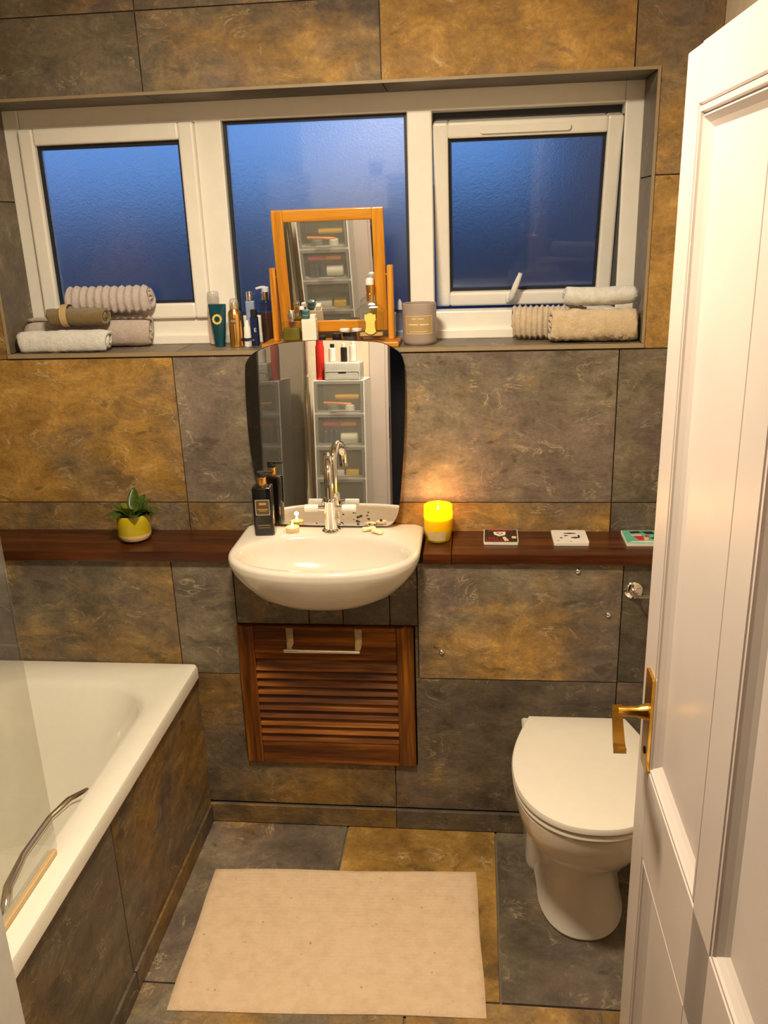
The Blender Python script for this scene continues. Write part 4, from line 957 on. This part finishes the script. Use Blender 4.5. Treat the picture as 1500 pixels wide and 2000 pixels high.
# coasters
def coaster(x, y, rz, label, topm, w=.093, thick=.0075):
    t = thing('coaster', label, 'coaster', (x, y, ZSH), (0, 0, rz), 'coasters on the shelf')
    bm = bmesh.new(); prism(bm, rrect(w, .103, .005, 4), 2, 0, thick); bevel_sharp(bm, .001, 1, 50); obj('slab', bm, MAT['card'], t)
    bm = bmesh.new(); prism(bm, rrect(w - .004, .099, .004, 4), 2, thick - .0004, thick + .0003); tp_ = obj('print', bm, topm, t)
    return t, tp_
red = plain('red_print', (.62, .02, .03), .4); blk = plain('black_print', (.012, .010, .012), .3); wht = plain('white_print', (.75, .70, .64), .5); skin = plain('tan_print', (.72, .50, .32), .5)
t, pr = coaster(.067, -.062, -.01, 'black coaster with red lettering, nearest the candle', blk)
zt_ = .0082
for s_, x_, y_, sz in (('LESBIANS', 0, .040, .0165), ('EAT', -.020, -.020, .0150), ('WHAT ?', -.013, -.038, .0165)): text('lettering', s_, sz, red, pr, (x_, y_, zt_), (0, 0, 0))
bm = bmesh.new()
for pts_ in ([(-.020, .028), (.014, .030), (.012, .004), (-.004, -.006), (-.018, .008)],): prism(bm, pts_[::-1], 2, zt_ - .0003, zt_ + .0001)
obj('picture', bm, wht, pr)
bm = bmesh.new()
for pts_ in ([(.004, -.012), (.012, -.010), (.022, -.040), (.010, -.044)], [(.030, -.005), (.042, -.006), (.041, -.022), (.029, -.020)]): prism(bm, pts_, 2, zt_ - .0003, zt_ + .0001)
obj('picture', bm, skin, pr)
bm = bmesh.new()
for cx_, cy_, r_ in ((-.008, .018, .0035), (.003, .016, .003), (-.002, .006, .0025)): prism(bm, [(cx_ + r_ * 1.4 * math.cos(k * PI / 5), cy_ + r_ * math.sin(k * PI / 5)) for k in range(10)], 2, zt_, zt_ + .0003)
obj('picture', bm, blk, pr)
t, pr = coaster(.253, -.066, .005, 'cream white coaster with worn corner, middle of the three', wht)
bm = bmesh.new()
for cx_, cy_, rx_, ry_ in ((.002, .024, .017, .004), (-.010, .006, .006, .003), (.014, -.010, .012, .005), (.024, .002, .003, .009), (-.024, -.012, .004, .003), (-.034, -.034, .002, .002), (.0, -.040, .002, .0015)):
    obj('print_mark', prism(bmesh.new(), [(cx_ + rx_ * math.cos(k * PI / 6), cy_ + ry_ * math.sin(k * PI / 6) * (1 + .25 * math.sin(3 * k))) for k in range(12)], 2, zt_ - .0003, zt_ + .0001), blk, pr)
tealp = plain('mint_print', (.13, .46, .34), .4)
t, pr = coaster(.4425, -.066, .005, 'mint green coaster with red and black pattern by the door', tealp)
for m_, shapes in ((blk, [[(-.026, .040), (.0, .044), (.006, .030), (-.022, .026)], [(.006, .040), (.036, .042), (.040, .022), (.018, .020)], [(.020, -.010), (.04, .0), (.038, -.02)]]), (red, [[(-.020, .004), (.006, .006), (.004, -.026), (-.010, -.026)], [(.012, .012), (.022, .010), (.020, -.004), (.010, 0)]]), (skin, [[(-.026, .016), (.004, .018), (.002, .006), (-.024, .006)], [(.006, -.004), (.018, -.006), (.014, -.028), (.004, -.026)]]), (wht, [[(-.04, -.044), (.042, -.044), (.042, -.034), (.01, -.032), (-.03, -.036)]])):
    for s_ in shapes:
        A = sum(s_[i][0] * s_[(i + 1) % len(s_)][1] - s_[(i + 1) % len(s_)][0] * s_[i][1] for i in range(len(s_)))
        obj('print_mark', prism(bmesh.new(), s_ if A > 0 else s_[::-1], 2, zt_ - .0003, zt_ + .0001), m_, pr)
# ================================================================== drawer tower by the doorway (seen in the mirrors and at the photo's corner)
TX0, TX1, TY1, TY0, TZ = -.758, -.520, -1.600, -1.83, 1.205
tw = thing('drawer_tower', 'tall narrow tower of clear plastic drawers beside the bath end', 'drawers', ((TX0 + TX1) / 2, (TY0 + TY1) / 2, 0))
hw, hd_ = (TX1 - TX0) / 2, (TY1 - TY0) / 2
bm = bmesh.new(); ND = 8; ph = TZ / ND
box(bm, -hw, -hw + .006, -hd_, hd_, 0.002, TZ); box(bm, hw - .006, hw, -hd_, hd_, .002, TZ); box(bm, -hw + .006, hw - .006, -hd_, -hd_ + .006, .002, TZ)
for k in range(ND + 1): box(bm, -hw + .006, hw - .006, -hd_ + .006, hd_ - .001, max(.002, k * ph - .004), min(TZ, k * ph + .004))
obj('case', bm, plain('cream_plastic', (.80, .79, .73), .35), tw)
d0 = None
for k in range(ND):
    if d0 is None:
        bm = bmesh.new(); box(bm, -hw + .008, hw - .008, hd_ - .004, hd_, .006, ph - .006, .004, 2); box(bm, -hw + .008, -hw + .0095, -hd_ + .02, hd_ - .004, .006, ph - .03); box(bm, hw - .0095, hw - .008, -hd_ + .02, hd_ - .004, .006, ph - .03); box(bm, -hw + .01, hw - .01, -hd_ + .02, hd_ - .004, .006, .0075)
        d0 = obj('drawer', bm, MAT['frostplastic'], tw, (0, 0, 0)); rim0 = obj('front_rim', ring(bmesh.new(), -hw + .008, hw - .008, .006, ph - .006, .012, .012, .010, .010, hd_ - .0005, hd_ + .003, .001), MAT['clearcap'], d0); h0 = obj('handle', B(-.035, .035, hd_, hd_ + .010, .012, .018, .002, 1), MAT['clearcap'], d0)
    else:
        o = d0.copy(); link(o, tw); o.location = (0, 0, k * ph); h = h0.copy(); link(h, o); h = rim0.copy(); link(h, o)
def contents(name, label, cat, x, y, z, bmx, m_, rot=(0, 0, 0)):
    o = obj(name, bmx, m_, None, ((TX0 + TX1) / 2 + x, TY1 + y, z), rot, 'auto'); return tag(o, label, cat, 'things inside the clear drawers')
z1, z2, z3 = 7 * ph + .009, 6 * ph + .009, 5 * ph + .009
def cyl(L_, r): return Lt([(r * .9, 0), (r, .003), (r, L_ - .004), (r * .7, L_)], 16)
yel = plain('yellow_plastic', (.80, .50, .03), .3); orn = plain('orange_plastic', (.85, .30, .08), .3); pnk = plain('pink_plastic', (.80, .12, .25), .3); gry = plain('grey_green_plastic', (.16, .20, .17), .4); nvy = plain('navy_plastic', (.05, .05, .12), .3)
contents('lotion_tube', 'yellow tube in the topmost clear drawer', 'tube', -.02, -.030, z1 + .066, cyl(.11, .012), yel, (0, PI / 2, 0))
contents('makeup_brush', 'orange handled brush in the topmost clear drawer', 'brush', -.075, -.022, z1 + .040, cyl(.13, .006), orn, (0, PI / 2 + .06, 0))
contents('small_pot', 'grey green pot in the topmost clear drawer', 'pot', -.03, -.030, z1, cyl(.032, .026), gry)
contents('white_jar', 'white jar in the topmost clear drawer', 'jar', .045, -.032, z1, cyl(.030, .022), MAT['white'])
contents('shampoo_tube', 'pink tube in the second clear drawer', 'tube', -.08, -.026, z2 + .092, cyl(.075, .010), pnk, (0, PI / 2, 0))
contents('shampoo_tube', 'orange tube in the second clear drawer', 'tube', .0, -.026, z2 + .092, cyl(.075, .010), orn, (0, PI / 2, 0))
for i_, x in enumerate((-.07, -.045, -.02)): contents('nail_bottle', 'dark bottle in the second clear drawer, ' + ('nearest the red can side', 'between two dark bottles', 'nearest the white bottle')[i_], 'bottle', x, -.028, z2, cyl(.062, .0105), nvy)
contents('white_bottle', 'white bottle lying in the second clear drawer', 'bottle', .0, -.04, z2 + .026, cyl(.08, .025), MAT['white'], (0, PI / 2, 0))
contents('sponge', 'yellow sponge in the third clear drawer', 'sponge', .05, -.05, z3, B(-.03, .03, -.03, .03, 0, .03, .004, 2), yel)
contents('cotton_pack', 'white cotton pack in the third clear drawer', 'pack', -.03, -.05, z3, B(-.04, .04, -.03, .03, 0, .028, .004, 2), MAT['white'])
# grey desktop box and bottles on the tower
t = thing('organiser_box', 'pale grey organiser box with a small drawer on the tower', 'box', (-.622, -1.675, TZ + .0006))
gb = plain('pale_grey_plastic', (.50, .50, .46), .35)
obj('body', B(-.083, .083, -.06, .06, 0, .080, .008, 3), gb, t, smooth='auto'); dw = obj('drawer', B(-.076, .076, .0585, .0625, .004, .038, .006, 2), gb, t); obj('notch', B(-.018, .018, .0622, .0632, .030, .037), MAT['blackmatt'], dw)
ZO = TZ + .0812
def ob(lbl, x, r, h, m_, capm=None):
    t = thing('cosmetic_bottle', lbl, 'bottle', (x + .036, -1.66, ZO), group='bottles on the organiser box'); obj('body', Lt([(r * .9, 0), (r, .002), (r, h), (r * .7, h + .003)], 20), m_, t, smooth='auto'); obj('cap', Lt([(r * .6, h + .003), (r * .6, h + .018), (r * .5, h + .02)], 16), capm or MAT['white'], t, smooth='auto')
ob('white cosmetic bottle on the organiser box, nearest the red can', -.708, .017, .060, MAT['white'], MAT['blackmatt']); ob('black cosmetic bottle on the organiser box', -.655, .015, .062, MAT['blackmatt']); ob('white cosmetic bottle on the organiser box, nearest the doorway', -.612, .017, .070, MAT['white'])
t = thing('hairspray_can', 'tall red hairspray can on the drawer tower', 'can', (-.730, -1.66, TZ + .0006))
obj('body', Lt([(.019, 0), (.020, .003), (.020, .150), (.016, .160)], 26), plain('red_metal', (.62, .03, .02), .25, .3), t, smooth='auto'); obj('cap', Lt([(.0165, .160), (.0165, .185), (.014, .190)], 22), plain('red_cap', (.55, .02, .02), .3), t, smooth='auto')
# ================================================================== ceiling dome lamp
t = thing('ceiling_light', 'round white glass dome lamp on the ceiling', 'ceiling light', (-.33, -1.10, ZC))
obj('rim', Lt([(.150, -.0005), (.158, -.002), (.158, -.018), (.150, -.022), (.146, -.018)], 40, cap=False), MAT['chrome'], t, smooth='auto')
obj('dome', Lt([(.146, -.016), (.140, -.030), (.11, -.046), (.06, -.055), (.004, -.058)], 40), emis('lit_opal_glass', (1, .80, .52), 4.0), t, smooth='auto')
ld = bpy.data.lights.new('dome_lamp', 'AREA'); ld.shape = 'DISK'; ld.size = .24; ld.energy = LAMP_W; ld.color = LAMP
lo = bpy.data.objects.new('lamp', ld); link(lo, t); lo.location = (0, 0, -.062)
